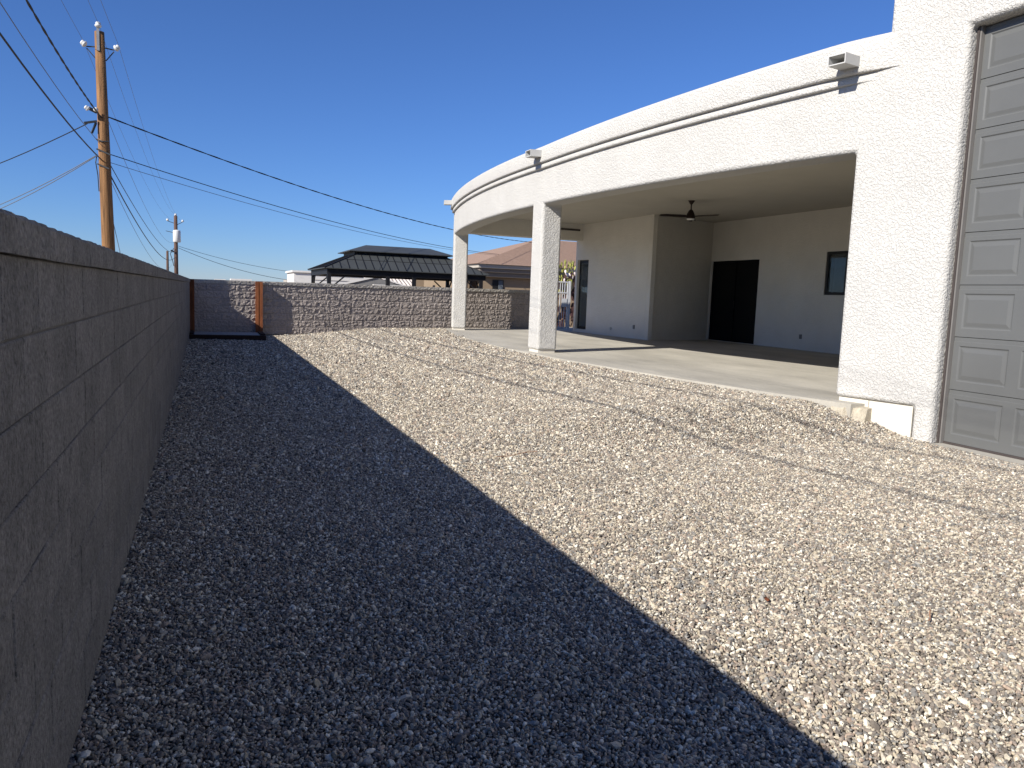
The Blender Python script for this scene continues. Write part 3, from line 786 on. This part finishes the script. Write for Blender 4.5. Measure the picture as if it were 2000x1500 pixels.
# garage door
GDX = GX + .17
gd_ = MB()
gd_.box(GDX - .012, GDX - .002, DOOR_Y0 + .055, Y0G - .047, -1.486, -1.461)
gdoor = gd_.build('garage_door', M['door_gasket'], house)
SH = .5335; NP = 5; DW = (Y0G - .05) - (DOOR_Y0 + .055); PW = DW / NP
def door_section():
    b = MB(); h = SH - .006
    ysn = [0]; fr = .068
    def quad(y0, y1, z0, z1, xa, xb, xc, xd):
        b.add([(xa, y0, z0), (xb, y1, z0), (xc, y1, z1), (xd, y0, z1)], [(0, 1, 2, 3)])
    X_ = 0.0
    pz0, pz1 = .085, h - .085
    # top and bottom rails
    quad(0, DW, 0, pz0, X_, X_, X_, X_); quad(0, DW, pz1, h - .045, X_, X_, X_, X_)
    b.add([(X_, 0, h - .045), (X_, DW, h - .045), (X_ + .007, DW, h - .04), (X_ + .007, 0, h - .04)], [(0, 1, 2, 3)])
    b.add([(X_ + .007, 0, h - .04), (X_ + .007, DW, h - .04), (X_ + .007, DW, h), (X_ + .007, 0, h)], [(0, 1, 2, 3)])
    for k in range(NP):
        y0 = k * PW; pa, pb = y0 + fr, y0 + PW - fr
        quad(y0, pa, pz0, pz1, X_, X_, X_, X_); quad(pb, y0 + PW, pz0, pz1, X_, X_, X_, X_)
        lv = [(0, X_), (.012, X_ + .010), (.022, X_ + .010), (.062, X_ + .001)]
        for q in range(3):
            (i0, xa), (i1, xb) = lv[q], lv[q + 1]
            A = [(xa, pa + i0, pz0 + i0), (xa, pb - i0, pz0 + i0), (xa, pb - i0, pz1 - i0), (xa, pa + i0, pz1 - i0)]
            B = [(xb, pa + i1, pz0 + i1), (xb, pb - i1, pz0 + i1), (xb, pb - i1, pz1 - i1), (xb, pa + i1, pz1 - i1)]
            b.add(A + B, [(e_, (e_ + 1) % 4, 4 + (e_ + 1) % 4, 4 + e_) for e_ in range(4)])
        i1, xb = lv[3]
        b.add([(xb, pa + i1, pz0 + i1), (xb, pb - i1, pz0 + i1), (xb, pb - i1, pz1 - i1), (xb, pa + i1, pz1 - i1)], [(0, 1, 2, 3)])
    # edges and back
    b.add([(0, 0, 0), (0, DW, 0), (.045, DW, 0), (.045, 0, 0)], [(0, 1, 2, 3)])
    b.add([(.007, 0, h), (.007, DW, h), (.045, DW, h), (.045, 0, h)], [(0, 1, 2, 3)])
    b.add([(.045, 0, 0), (.045, DW, 0), (.045, DW, h), (.045, 0, h)], [(0, 1, 2, 3)])
    for yy in (0, DW): b.add([(0, yy, 0), (.045, yy, 0), (.045, yy, h), (0, yy, h)], [(0, 1, 2, 3)])
    return b.mesh('door_section', M['door_grey'])
dsm = door_section()
hl = house.location
zc_ = -1.46
for hgt in (.597, .592, .575, .573, .571, .529, .528, .542):
    inst('door_section', dsm, gdoor, (GDX - hl.x, DOOR_Y0 + .055 - hl.y, zc_ - hl.z), scale=(1, 1, hgt / SH)); zc_ += hgt
for sy in (Y0G - .047, DOOR_Y0 + .008):
    MB().box(GDX - .05, GDX + .02, sy, sy + .044, -1.486, DOOR_Z - .003).build('door_trim', M['jamb_trim'], house)
MB().box(GDX - .062, GDX - .051, Y0G - .03, Y0G - .003, -1.486, DOOR_Z - .003).build('door_seal', M['door_gasket'], house)

# ------------------------------------------------------------ ceiling fan
FC = Vector((11.10, 16.33, 2.48))
fan = thing('ceiling_fan', FC, 'dark bronze ceiling fan with a small white lamp hanging from the patio ceiling', 'fan')
MB().lathe(FC, [(.03, -.09), (.045, -.07), (.08, -.015), (.082, 0)], 20).build('canopy', M['bronze'], fan, smooth=True)
MB().lathe(FC, [(.016, -.24), (.016, -.08)], 12).build('downrod', M['bronze'], fan)
MB().lathe(FC, [(.105, -.435), (.112, -.40), (.105, -.36), (.085, -.30), (.055, -.245), (.022, -.215)], 24).build('motor', M['bronze'], fan, smooth=True)
MB().lathe(FC, [(.02, -.478), (.07, -.468), (.098, -.45), (.10, -.436)], 24).build('lamp_shade', M['diffuser'], fan, smooth=True)
MB().lathe(FC, [(.03, -.505), (.045, -.50), (.05, -.479)], 16).build('finial', M['bronze'], fan, smooth=True)
for k in range(3):
    a = math.radians(50 + 120 * k); d = Vector((math.cos(a), math.sin(a), 0)); s = Vector((-d.y, d.x, 0)); b = MB()
    vs = []
    for (r_, w0, w1, dz) in ((.09, -.03, .03, 0), (.2, -.06, .06, 0), (.64, -.062, .055, -.004), (.80, -.05, .03, -.008)):
        for w_ in (w0, w1):
            for t in (0, .009): vs.append(FC + d * r_ + s * w_ + Vector((0, 0, -.385 + dz + w_ * .34 + t)))
    fs = []
    for i in range(3):
        o_ = i * 4; fs += [(o_, o_ + 4, o_ + 6, o_ + 2), (o_ + 1, o_ + 3, o_ + 7, o_ + 5), (o_, o_ + 1, o_ + 5, o_ + 4), (o_ + 2, o_ + 6, o_ + 7, o_ + 3)]
    fs += [(0, 2, 3, 1), (12, 13, 15, 14)]
    b.add(vs, fs); b.build('blade', M['bronze'], fan)

# ------------------------------------------------------------ white side gate
gt = thing('gate', (12.3, 26.2, -1.2), 'white metal side gate with upright bars between the far wall and the house', 'gate')
GY = 26.2
b = MB()
for z_ in (-1.13, .16, .56): b.box(11.3, 12.60, GY - .02, GY + .02, z_, z_ + .045)
for x_ in (11.3, 12.56): b.box(x_, x_ + .04, GY - .021, GY + .021, -1.13, .605)
b.build('gate_frame', M['white_metal'], gt)
x_ = 11.42
bar = MB().box(-.013, .013, -.009, .009, -1.085, .555).mesh('bar', M['white_metal'])
while x_ < 12.53:
    inst('bar', bar, gt, (x_ - 12.3, 0, 1.2)); x_ += .095
MB().box(12.34, 12.56, GY - .035, GY - .022, -.34, -.03).build('lock_plate', M['white_metal'], gt)
MB().box(11.3, 12.5, GY - .03, GY - .022, -1.20, -1.10).build('kick_plate', M['white_metal'], gt)
MB().box(12.63, 12.70, GY - .035, GY + .035, -1.25, .62).build('gate_post', M['white_metal'], gt)

# ------------------------------------------------------------ gazebo beyond the far wall
gzb = thing('gazebo', (7.3, 31.8, -1.4), 'black gazebo with a two tier charcoal metal roof behind the far wall', 'gazebo')
GX0, GX1, GY0, GY1 = 4.08, 10.58, 29.3, 34.3
EZ = .80
def rect(x0, x1, y0, y1, z): return [Vector((x0, y0, z)), Vector((x1, y0, z)), Vector((x1, y1, z)), Vector((x0, y1, z))]
lo = rect(GX0, GX1, GY0, GY1, EZ); rin = 1.62
hi = rect(GX0 + rin, GX1 - rin, GY0 + 1.35, GY1 - 1.35, 1.50)
def slopes(lo, hi, name, m, th=.03):
    for k in range(4):
        a, b_, c_, d_ = lo[k], lo[(k + 1) % 4], hi[(k + 1) % 4], hi[k]
        if (c_ - d_).length < 1e-4: vs = [a, b_, c_]
        else: vs = [a, b_, c_, d_]
        dn = Vector((0, 0, -th)); n_ = len(vs); bb = MB()
        bb.add(vs + [v + dn for v in vs], [tuple(range(n_)), tuple(range(2 * n_ - 1, n_ - 1, -1))] + [(i, (i + 1) % n_, n_ + (i + 1) % n_, n_ + i) for i in range(n_)])
        o_ = bb.build(name, m, gzb)
slopes(lo, hi, 'roof_slope', M['gazebo_roof'])
# standing seams on the front and the left slopes
sm_ = MB()
def seams(a, b_, c_, d_, n_):
    for i in range(1, n_):
        t = i / n_; p = a.lerp(b_, t)
        # run up the slope perpendicular to the eave, stop at the hip
        e = (b_ - a).normalized(); upd = ((d_ - a) - e * (d_ - a).dot(e)); hl_ = (d_ - a).dot(e); hr_ = (c_ - b_).dot(-e); s_ = (p - a).length; s2 = (b_ - p).length
        k = min(1, s_ / hl_ if hl_ > 0 else 1, s2 / hr_ if hr_ > 0 else 1)
        nrm_ = e.cross(upd).normalized()
        if nrm_.z < 0: nrm_ = -nrm_
        sm_.bar(p + nrm_ * .01, p + upd * k + nrm_ * .01, .022, .022)
seams(lo[0], lo[1], hi[1], hi[0], 21); seams(lo[3], lo[0], hi[0], hi[3], 15)
for k in range(4): sm_.bar(lo[k] + Vector((0, 0, .012)), hi[k] + Vector((0, 0, .012)), .05, .03)
mid = [lo[k].lerp(hi[k], .5) + Vector((0, 0, .008)) for k in range(4)]
sm_.bar(mid[0], mid[1], .02, .012); sm_.bar(mid[3], mid[0], .02, .012)
sm_.build('roof_seams', M['gazebo_frame'], gzb, kind='stuff')
ulo = rect(GX0 + rin - .52, GX1 - rin + .42, GY0 + 1.0, GY1 - 1.0, 1.53)
uh0, uh1 = Vector((GX0 + 2.0, 31.8, 1.84)), Vector((GX1 - 1.8, 31.8, 1.84))
slopes(ulo, [uh0, uh1, uh1, uh0], 'cupola_slope', M['gazebo_roof'])
MB().box(GX0 + rin - .30, GX1 - rin + .22, GY0 + 1.22, GY1 - 1.22, 1.36, 1.50).build('cupola_frame', M['gazebo_frame'], gzb)
for q in ((GX0 + .12, GX1 - .12, GY0 + .12, GY0 + .22, EZ - .24, EZ - .035), (GX0 + .12, GX1 - .12, GY1 - .22, GY1 - .12, EZ - .24, EZ - .035),
          (GX0 + .12, GX0 + .22, GY0 + .23, GY1 - .23, EZ - .24, EZ - .035), (GX1 - .22, GX1 - .12, GY0 + .23, GY1 - .23, EZ - .24, EZ - .035)):
    MB().box(*q).build('beam', M['gazebo_frame'], gzb)
for x_ in (GX0 + .20, GX0 + 2.42, GX1 - 3.05, GX1 - .30):
    MB().box(x_ - .07, x_ + .07, GY0 + .12, GY0 + .26, -1.45, EZ - .24).build('post', M['gazebo_frame'], gzb)
for x_ in (GX0 + .20, GX1 - .30):
    MB().box(x_ - .07, x_ + .07, GY1 - .26, GY1 - .12, -1.45, EZ - .24).build('post', M['gazebo_frame'], gzb)
    sgn = 1 if x_ < 7 else -1
    for yy in (GY0 + .19, GY1 - .19):
        MB().bar((x_ + sgn * .06, yy, .05), (x_ + sgn * .62, yy, EZ - .26), .05).build('brace', M['gazebo_frame'], gzb)
    for y0_, y1_ in ((GY0 + .26, GY0 + .8), (GY1 - .26, GY1 - .8)):
        MB().bar((x_, y0_, .05), (x_, y1_, EZ - .26), .05).build('brace', M['gazebo_frame'], gzb)

# ------------------------------------------------------------ neighbours beyond
nb = thing('house', (18, 42, -1.6), 'tan house with a brown shingle hip roof behind the patio columns', 'house')
HX0, HX1, HY0, HY1 = 12.75, 34.0, 37.0, 52.0
MB().box(HX0 + .45, HX1 - .4, HY0 + .6, HY1 - .4, -1.8, .95).build('wall', M['house_tan'], nb)
MB().box(HX0 + .02, HX1, HY0 + .02, HY1, 1.36, 1.55).build('fascia', M['fascia_light'], nb)
MB().box(HX0 + .14, HX1 - .1, HY0 + .14, HY1 - .1, 1.16, 1.355).build('fascia', M['fascia_grey'], nb)
MB().box(HX0 + .28, HX1 - .2, HY0 + .28, HY1 - .2, .93, 1.155).build('fascia', M['fascia_grey'], nb)
rl = rect(HX0 - .1, HX1 + .1, HY0 - .1, HY1 + .1, 1.556); ra = Vector((19.2, 44.5, 3.55)); rb = Vector((HX1 - 7, 44.5, 3.55))
b = MB(); b.add(rl + [ra, rb], [(0, 1, 5, 4), (1, 2, 5), (2, 3, 4, 5), (3, 0, 4), (3, 2, 1, 0)]); b.build('roof', M['shingle'], nb)
# shingle courses as thin raised lines
b = MB()
for t in np.linspace(.03, .95, 30):
    a_ = rl[0].lerp(ra, t); c_ = rl[1].lerp(rb, t); b.bar(a_ + Vector((0, -.01, .012)), c_ + Vector((0, -.01, .012)), .02, .008)
b.build('shingle_edges', M['shingle'], nb, kind='stuff')
wf = MB().box(13.75, 14.35, HY0 + .56, HY0 + .61, .1, .78).build('window', M['black_frame'], nb)
MB().box(14.06, 14.30, HY0 + .53, HY0 + .555, .14, .76).build('pane', M['blind'], wf)
MB().box(11.75, 12.7, 38.2, 44, -1.8, .93).build('side_wing', M['house_tan'], nb)
MB().box(11.6, 12.72, 38.0, 44.2, .95, 1.10).build('wing_fascia', M['fascia_light'], nb)
for q_ in (11.9, 12.3): MB().box(q_, q_ + .08, 38.1, 38.19, -.5, .92).build('porch_post', M['wood_dark'], nb)

wb = thing('outbuilding', (5.5, 48, -1.6), 'small white flat roofed building left of the gazebo', 'building')
MB().box(4.65, 8.6, 45.5, 49.5, -1.8, .88).build('wall', M['house_white'], wb)
MB().box(4.55, 8.7, 45.4, 49.6, .885, .99).build('roof', M['house_white'], wb)
for z_ in (.25, .5, .75): MB().box(5.6, 8.55, 45.47, 45.496, z_, z_ + .02).build('siding_line', M['fascia_light'], wb)

# gabled grey roof and white tiled house seen under the gazebo
gh = thing('house', (8, 41, -1.6), 'low grey gable roof with white trim seen beneath the gazebo', 'house')
b = MB(); a0 = [(6.35, 40, .22), (8.25, 40, .70), (10.0, 40, .22)]
b.add([(x_, y_, z_) for y_ in (40, 43) for x_, _, z_ in a0], [(0, 1, 2), (5, 4, 3), (0, 3, 4, 1), (1, 4, 5, 2), (2, 5, 3, 0)]); b.build('roof', M['grey_roof'], gh)
MB().bar((6.2, 39.97, .22), (8.2, 39.97, .74), .06, .1).build('trim', M['house_white'], gh); MB().bar((8.3, 39.97, .74), (10.1, 39.97, .22), .06, .06).build('trim', M['house_white'], gh)
MB().box(6.6, 9.7, 40.1, 43, -1.8, .2).build('wall', M['house_white'], gh)
MB().box(8.0, 10.0, 39.6, 39.9, -1.7, .33).build('white_panel', M['house_white'], gh)

th_ = thing('house', (14, 52, -1.6), 'long house with pale barrel tile roof beyond the gazebo', 'house')
b = MB(); b.add([(9.2, 52, .15), (16.5, 52, .25), (16.5, 55.5, 1.35), (9.2, 55.5, 1.15)], [(0, 1, 2, 3)]); b.add([(9.2, 52, .1), (16.5, 52, .2), (16.5, 55.5, .1), (9.2, 55.5, .1)], [(0, 3, 2, 1)])
b.add([(9.2, 55.5, 1.15), (16.5, 55.5, 1.35), (16.5, 55.5, .1), (9.2, 55.5, .1)], [(0, 1, 2, 3)])
b.build('roof', M['fascia_grey'], th_)
tile = MB().tube([(0, 0, 0), (0, 3.5, 1.06)], .085, 8).mesh('tile_row', M['tile_white'])
for k in range(29): inst('tile_row', tile, th_, (9.35 + .25 * k - 14, 0, .17 + .0035 * k + 1.6 + .01))
MB().box(9.4, 16.4, 52.4, 55.4, -1.8, .1).build('wall', M['house_white'], th_)
for x_ in (10.55, 12.0): MB().box(x_, x_ + .48, 41.0, 41.45, -1.8, .93).build('pillar', M['house_tan'], th_)

dh = thing('house', (2, 90, -1.6), 'tiny far white roof showing over the left end of the far wall', 'house')
MB().box(2.6, 4.8, 92, 96, -1.8, .78).build('wall', M['house_white'], dh)
MB().box(.9, 2.1, 94, 97, -1.8, .68).build('wall', M['house_white'], dh)
MB().box(8.6, 11.4, 92, 96, -1.8, .92).build('wall', M['fascia_light'], dh)

# plant by the gate
pln = thing('cactus', (14.5, 30.4, -1.6), 'yellow green leafy cactus with dark maroon pads behind the gate', 'plant')
def pads(nm, mt, n_, xr, yr, zr, sz, seed, flat=.35):
    r = random.Random(seed); b = MB()
    for k in range(n_):
        c = Vector((r.uniform(*xr), r.uniform(*yr), r.uniform(*zr))); L_ = r.uniform(.6, 1.2) * sz; a = r.uniform(0, math.pi); til = r.uniform(-.6, .6)
        d1 = Vector((math.cos(a), math.sin(a), 0)); d2 = Vector((math.sin(til) * -math.sin(a), math.sin(til) * math.cos(a), math.cos(til))); d3 = d1.cross(d2)
        ring = [c + d1 * L_ * flat * math.cos(t) + d2 * L_ * math.sin(t) for t in [2 * math.pi * q / 7 for q in range(7)]]
        vs = ring + [c + d3 * L_ * .12, c - d3 * L_ * .12]
        b.add(vs, [(q, (q + 1) % 7, 7) for q in range(7)] + [((q + 1) % 7, q, 8) for q in range(7)])
    return b.build(nm, mt, pln, kind='stuff')
pads('foliage', M['leaf'], 150, (13.9, 15.2), (30.45, 31.2), (.3, 1.6), .12, 3)
pads('dark_pads', M['leaf_dark'], 110, (13.6, 15.0), (30.0, 30.4), (-1.2, 1.0), .17, 4, .6)
pads('petal', M['petal'], 14, (14.2, 15.0), (29.85, 30.0), (.55, 1.15), .09, 5, .5)
MB().tube([(14.5, 30.5, -1.7), (14.45, 30.5, -.8), (14.55, 30.5, .5)], [.09, .07, .04], 7).build('stem', M['twig'], pln)

# ------------------------------------------------------------ poles and lines
PXc, PYc = -2.30, 22.0
pole = thing('utility_pole', (PXc, PYc, -1.8), 'tall orange brown wooden utility pole rising behind the left wall', 'utility pole', 'utility poles along the alley')
b = MB(); b.tube([(-2.215, PYc, -1.8), (-2.27, PYc, .82), (-2.31, PYc, 3.0), (-2.36, PYc, 6.02)], [.155, .150, .135, .108], 16)
b.build('shaft', M['wood_pole'], pole, smooth=True)
MB().bar((-2.38, PYc - .11, 5.55), (-2.38, PYc - .11, 6.10), .06, .04).build('top_bracket', M['steel'], pole)
def insul(p, parent, d=(0, 0, 1), sc=1.0):
    p = Vector(p); d = Vector(d).normalized(); rot_ = d.to_track_quat('Z', 'Y').to_matrix()
    b = MB(); b.lathe((0, 0, 0), [(.02 * sc, 0), (.05 * sc, .01 * sc), (.075 * sc, .035 * sc), (.08 * sc, .06 * sc), (.05 * sc, .075 * sc), (.065 * sc, .1 * sc), (.05 * sc, .13 * sc), (.02 * sc, .14 * sc)], 14)
    b.v = [tuple(rot_ @ Vector(v) + p) for v in b.v]
    return b.build('insulator', M['porcelain'], parent, smooth=True)
insul((-2.37, PYc - .11, 6.08), pole)
for sx, xe, ze in ((-1, -2.70, 5.66), (1, -1.99, 5.66)):
    b = MB(); b.bar((-2.35 + sx * .09, PYc, 5.66), (xe - sx * .05, PYc, 5.64), .025); b.bar((-2.33 + sx * .1, PYc, 5.36), (xe - sx * .06, PYc, 5.60), .022)
    b.build('bracket_arm', M['dark_steel'], pole); insul((xe - sx * .05, PYc, 5.66), pole, (sx * .8, 0, .6))
# mid-height hardware
b = MB(); b.bar((-2.45, PYc - .08, 4.10), (-2.62, PYc - .18, 4.16), .05, .07); b.build('cable_clamp', M['dark_steel'], pole)
MB().bar((-2.45, PYc - .1, 3.88), (-2.72, PYc - .16, 3.80), .06, .05).build('cable_clamp', M['dark_steel'], pole)
MB().bar((-2.47, PYc - .1, 3.84), (-2.56, PYc - .15, 3.58), .045, .045).build('cable_clamp', M['dark_steel'], pole)
MB().tube([(-2.47, PYc - .12, 3.45), (-2.33, PYc - .16, 3.4), (-2.2, PYc - .12, 3.42)], .018, 6).build('cable_band', M['dark_steel'], pole)
insul((-2.60, PYc - .2, 4.12), pole, (-.6, -.2, .4), .8); insul((-2.46, PYc - .18, 4.14), pole, (.2, -1, -.2), .7)
MB().bar((-2.47, PYc - .11, 3.22), (-2.16, PYc - .13, 3.10), .035).build('cable_band', M['dark_steel'], pole)
MB().bar((-2.46, PYc - .12, 2.86), (-2.2, PYc - .15, 2.76), .035).build('cable_band', M['dark_steel'], pole)
b = MB(); b.tube([(-2.47, PYc - .05, 3.1), (-2.50, PYc - .08, 2.9), (-2.46, PYc - .08, 2.6), (-2.44, PYc - .1, 2.2)], .012, 5)
b.build('loose_cable', M['cable'], pole)

def far_pole(x0, y0, zt, r, label, arms=True):
    p = thing('utility_pole', (x0, y0, -1.8), label, 'utility pole', 'utility poles along the alley')
    MB().tube([(x0, y0, -1.8), (x0, y0, zt)], [r * 1.3, r], 10).build('shaft', M['wood_dark'], p, smooth=True)
    return p
p2 = far_pole(-2.52, 78, 6.15, .15, 'distant dark utility pole carrying a white transformer can')
b = MB(); b.lathe((-2.42, 77.6, 3.75), [(.30, 0), (.33, .04), (.33, 1.0), (.30, 1.06), (.1, 1.12)], 18)
b.build('transformer', M['porcelain'], p2, smooth=True)
for qa, qb in (((-2.55, 78, 5.45), (-3.2, 78, 5.65)), ((-2.5, 78, 5.3), (-1.95, 78, 5.62)), ((-2.6, 78, 4.6), (-3.35, 78, 4.75))):
    MB().bar(qa, qb, .05).build('bracket_arm', M['dark_steel'], p2)
insul((-2.52, 78, 6.15), p2, sc=1.5)
for q in ((-3.2, 78, 5.65), (-1.93, 78, 5.62)): insul(q, p2, sc=1.5)
b = MB(); b.tube([(-2.7, 77.8, 3.2), (-3.0, 77.8, 2.7), (-2.8, 77.8, 2.0), (-2.72, 77.8, 1.6)], .035, 5); b.build('loose_cable', M['dark_steel'], p2)
MB().bar((-2.7, 77.8, 2.9), (-2.95, 77.7, 3.0), .12).build('cable_clamp', M['dark_steel'], p2)
p3 = far_pole(-4.58, 110, 4.15, .14, 'farthest slim brown utility pole left of the transformer pole')
p0 = far_pole(-2.3, -26, 7.5, .15, 'utility pole behind the viewer along the alley')
bpy.data.objects.remove(p0.children[0]); bpy.data.objects.remove(p0)

def cable(pts, r, name, label, m, group, twist=0, n_=6):
    b = MB()
    if twist:
        out = []; L_ = 0; last = Vector(pts[0])
        fine = []
        for i in range(len(pts) - 1):
            a_, c_ = Vector(pts[i]), Vector(pts[i + 1])
            for q in range(6): fine.append(a_.lerp(c_, q / 6))
        fine.append(Vector(pts[-1]))
        for ph in (0, math.pi):
            st = []; L_ = 0; last = fine[0]
            for p in fine:
                L_ += (p - last).length; last = p
                a_ = L_ * 2 * math.pi / twist + ph
                st.append(p + Vector((math.cos(a_) * r * .5, 0, math.sin(a_) * r * .5)))
            b.tube(st, r * .72, 6)
    else: b.tube(pts, r, n_)
    return tag(b.build(name, m, smooth=True), label, 'cable', group)
def para(x, y0, y1, z, ymin, k, n_=28):
    return [(x, y0 + (y1 - y0) * i / n_, z + k * (y0 + (y1 - y0) * i / n_ - ymin) ** 2) for i in range(n_ + 1)]
def sag(a, b_, s, n_=26):
    a, b_ = Vector(a), Vector(b_); return [a.lerp(b_, i / n_) - Vector((0, 0, 4 * s * (i / n_) * (1 - i / n_))) for i in range(n_ + 1)]
G1 = 'cables strung between the utility poles'
cable(para(-2.35, 21.9, -10, 3.88, 17.2, .0045, 60), .017, 'power_cable', 'thick black twisted cable climbing from the near pole to the top left', M['cable'], G1, twist=1.1)
cable(para(-2.35, 21.9, -14, 3.25, 18, .0036), .007, 'power_cable', 'thin grey wire just above the lower black cable left of the pole', M['wire'], G1)
cable(para(-2.35, 21.9, -14, 2.88, 17.5, .0036), .015, 'power_cable', 'smooth black cable lowest of those climbing left from the near pole', M['cable'], G1)
for x_, z_ in ((-2.37, 6.2), (-2.72, 5.78), (-1.95, 5.78)):
    lab = {-2.37: 'faint overhead wire from the middle insulator at the pole top', -2.72: 'faint overhead wire from the left insulator at the pole top', -1.95: 'faint overhead wire from the right insulator at the pole top'}[x_]
    pts = [tuple(p) for p in sag((x_, -30, z_ + 1), (x_, 22, z_), .6)] + [tuple(p) for p in sag((x_, 22, z_), (x_ - .1, 78, z_ + .0), .9)][1:]
    cable(pts, .0045, 'overhead_wire', lab, M['wire'], G1)
cable(sag((-2.25, 22, 3.0), (-2.55, 78, 2.9), .75), .012, 'power_cable', 'upper dark cable running from the near pole to the transformer pole', M['cable'], G1)
cable(sag((-2.25, 22, 2.75), (-2.6, 78, 2.4), 1.0), .018, 'power_cable', 'lower dark cable running from the near pole to the transformer pole', M['cable'], G1)
cable(sag((-2.25, 22, 2.65), (-2.9, 78, 1.7), 1.2), .007, 'power_cable', 'faintest thin cable sagging lowest towards the transformer pole', M['wire'], G1)
cable(sag((-2.25, 22, 4.05), (-2.5, 78, 3.9), 1.2), .006, 'power_cable', 'faint wire leaving the near pole beside the bold drop cable towards the far pole', M['wire'], G1)
G2 = 'service cables dropping from the poles to houses'
cable(sag((-2.2, 21.95, 4.02), (21, 45, 3.4), .74, 70), .016, 'service_cable', 'boldest black twisted service cable crossing the sky to the right', M['cable'], G2, twist=1.3)
cable(sag((-2.2, 21.95, 3.13), (21, 46, 2.62), .7), .011, 'service_cable', 'upper of the two thin service cables crossing behind the gazebo', M['cable'], G2)
cable(sag((-2.2, 21.95, 2.93), (21, 46, 2.62), .7), .007, 'service_cable', 'lower fainter of the two thin service cables crossing behind the gazebo', M['wire'], G2)
cable(sag((-2.66, 21.9, 3.80), (-18, 45, 3.2), .9), .012, 'service_cable', 'upper dark service cable sloping down left from the pole', M['cable'], G2)
cable(sag((-2.5, 21.9, 3.05), (-18, 45, 2.4), 1.4), .010, 'service_cable', 'upper of the paired thin cables sloping down left', M['wire'], G2)
cable(sag((-2.5, 21.9, 3.03), (-18, 45, 2.25), 1.52), .010, 'service_cable', 'lower of the paired thin cables sloping down left', M['wire'], G2)
cable(sag((-2.4, 77.9, 3.45), (9.2, 78, 1.45), .35), .018, 'service_cable', 'upper far cable from the transformer pole sloping to the white building', M['cable'], G2)
cable(sag((-2.4, 77.9, 3.3), (9.2, 78, .62), .55), .022, 'service_cable', 'lower far cable from the transformer pole sloping to the white building', M['cable'], G2)
tag(MB().tube([(-2.23, 22, 1.9), (-2.02, 22.4, .6), (-1.9, 22.6, -1.8)], .008, 5).build('guy_wire', M['wire']), 'thin guy wire hanging beside the near pole shaft', 'wire')

# ------------------------------------------------------------ litter on the gravel
r = random.Random(9)
def chip(px, py, size, label, m='scrap'):
    d = ray(px, py); t = -1.5 / d.z
    for _ in range(6):
        p = d * t; t = float(gz(p.x, p.y)) / d.z
    p = d * t; bm = bmesh.new(); bmesh.ops.create_icosphere(bm, subdivisions=1, radius=size)
    for v in bm.verts: v.co = Vector((v.co.x * r.uniform(.8, 1.5), v.co.y * r.uniform(.6, 1), v.co.z * .35 * r.uniform(.7, 1.2)))
    me = bpy.data.meshes.new('stone'); bm.to_mesh(me); bm.free(); me.materials.append(M[m])
    o_ = bpy.data.objects.new('stone', me); COL.objects.link(o_); o_.location = (p.x, p.y, p.z + .02); o_.rotation_euler = (0, 0, r.uniform(0, 3))
    tag(o_, label, 'stone')
chip(1632, 848, .05, 'largest pale concrete chip on the gravel left of the garage corner')
chip(1715, 845, .045, 'yellowish concrete chip close below the garage corner', 'yellow_concrete')
chip(338, 938, .05, 'large pale stone in the shade beside the left wall', 'ledge')
chip(168, 1484, .022, 'pale stone at the foot of the left wall in the nearest corner', 'scrap')
chip(1590, 838, .03, 'small white chip beside the patio edge near the pier')

chip(1277, 993, .012, 'tiny pale blue scrap lying on the sunlit gravel', 'blind')
chip(1498, 1178, .018, 'small dark red stone on the sunlit gravel', 'rust')
def twig(px, py, ln, ang, label):
    d = ray(px, py); t = -1.5 / d.z
    for _ in range(6):
        p = d * t; t = float(gz(p.x, p.y)) / d.z
    p = d * t; a = Vector((math.cos(ang), math.sin(ang), 0))
    pts = [p + a * ln * u + Vector((0, 0, .03 + .01 * math.sin(u * 5))) + Vector((-a.y, a.x, 0)) * .02 * math.sin(u * 3) for u in (-.5, -.2, .1, .35, .5)]
    tag(MB().tube(pts, .0035, 5).build('twig', M['twig']), label, 'twig')
twig(1010, 893, .45, .1, 'thin reddish twig lying on the sunlit gravel in mid yard')
twig(1815, 1213, .10, .25, 'short tan twig on the nearest sunlit gravel at right')
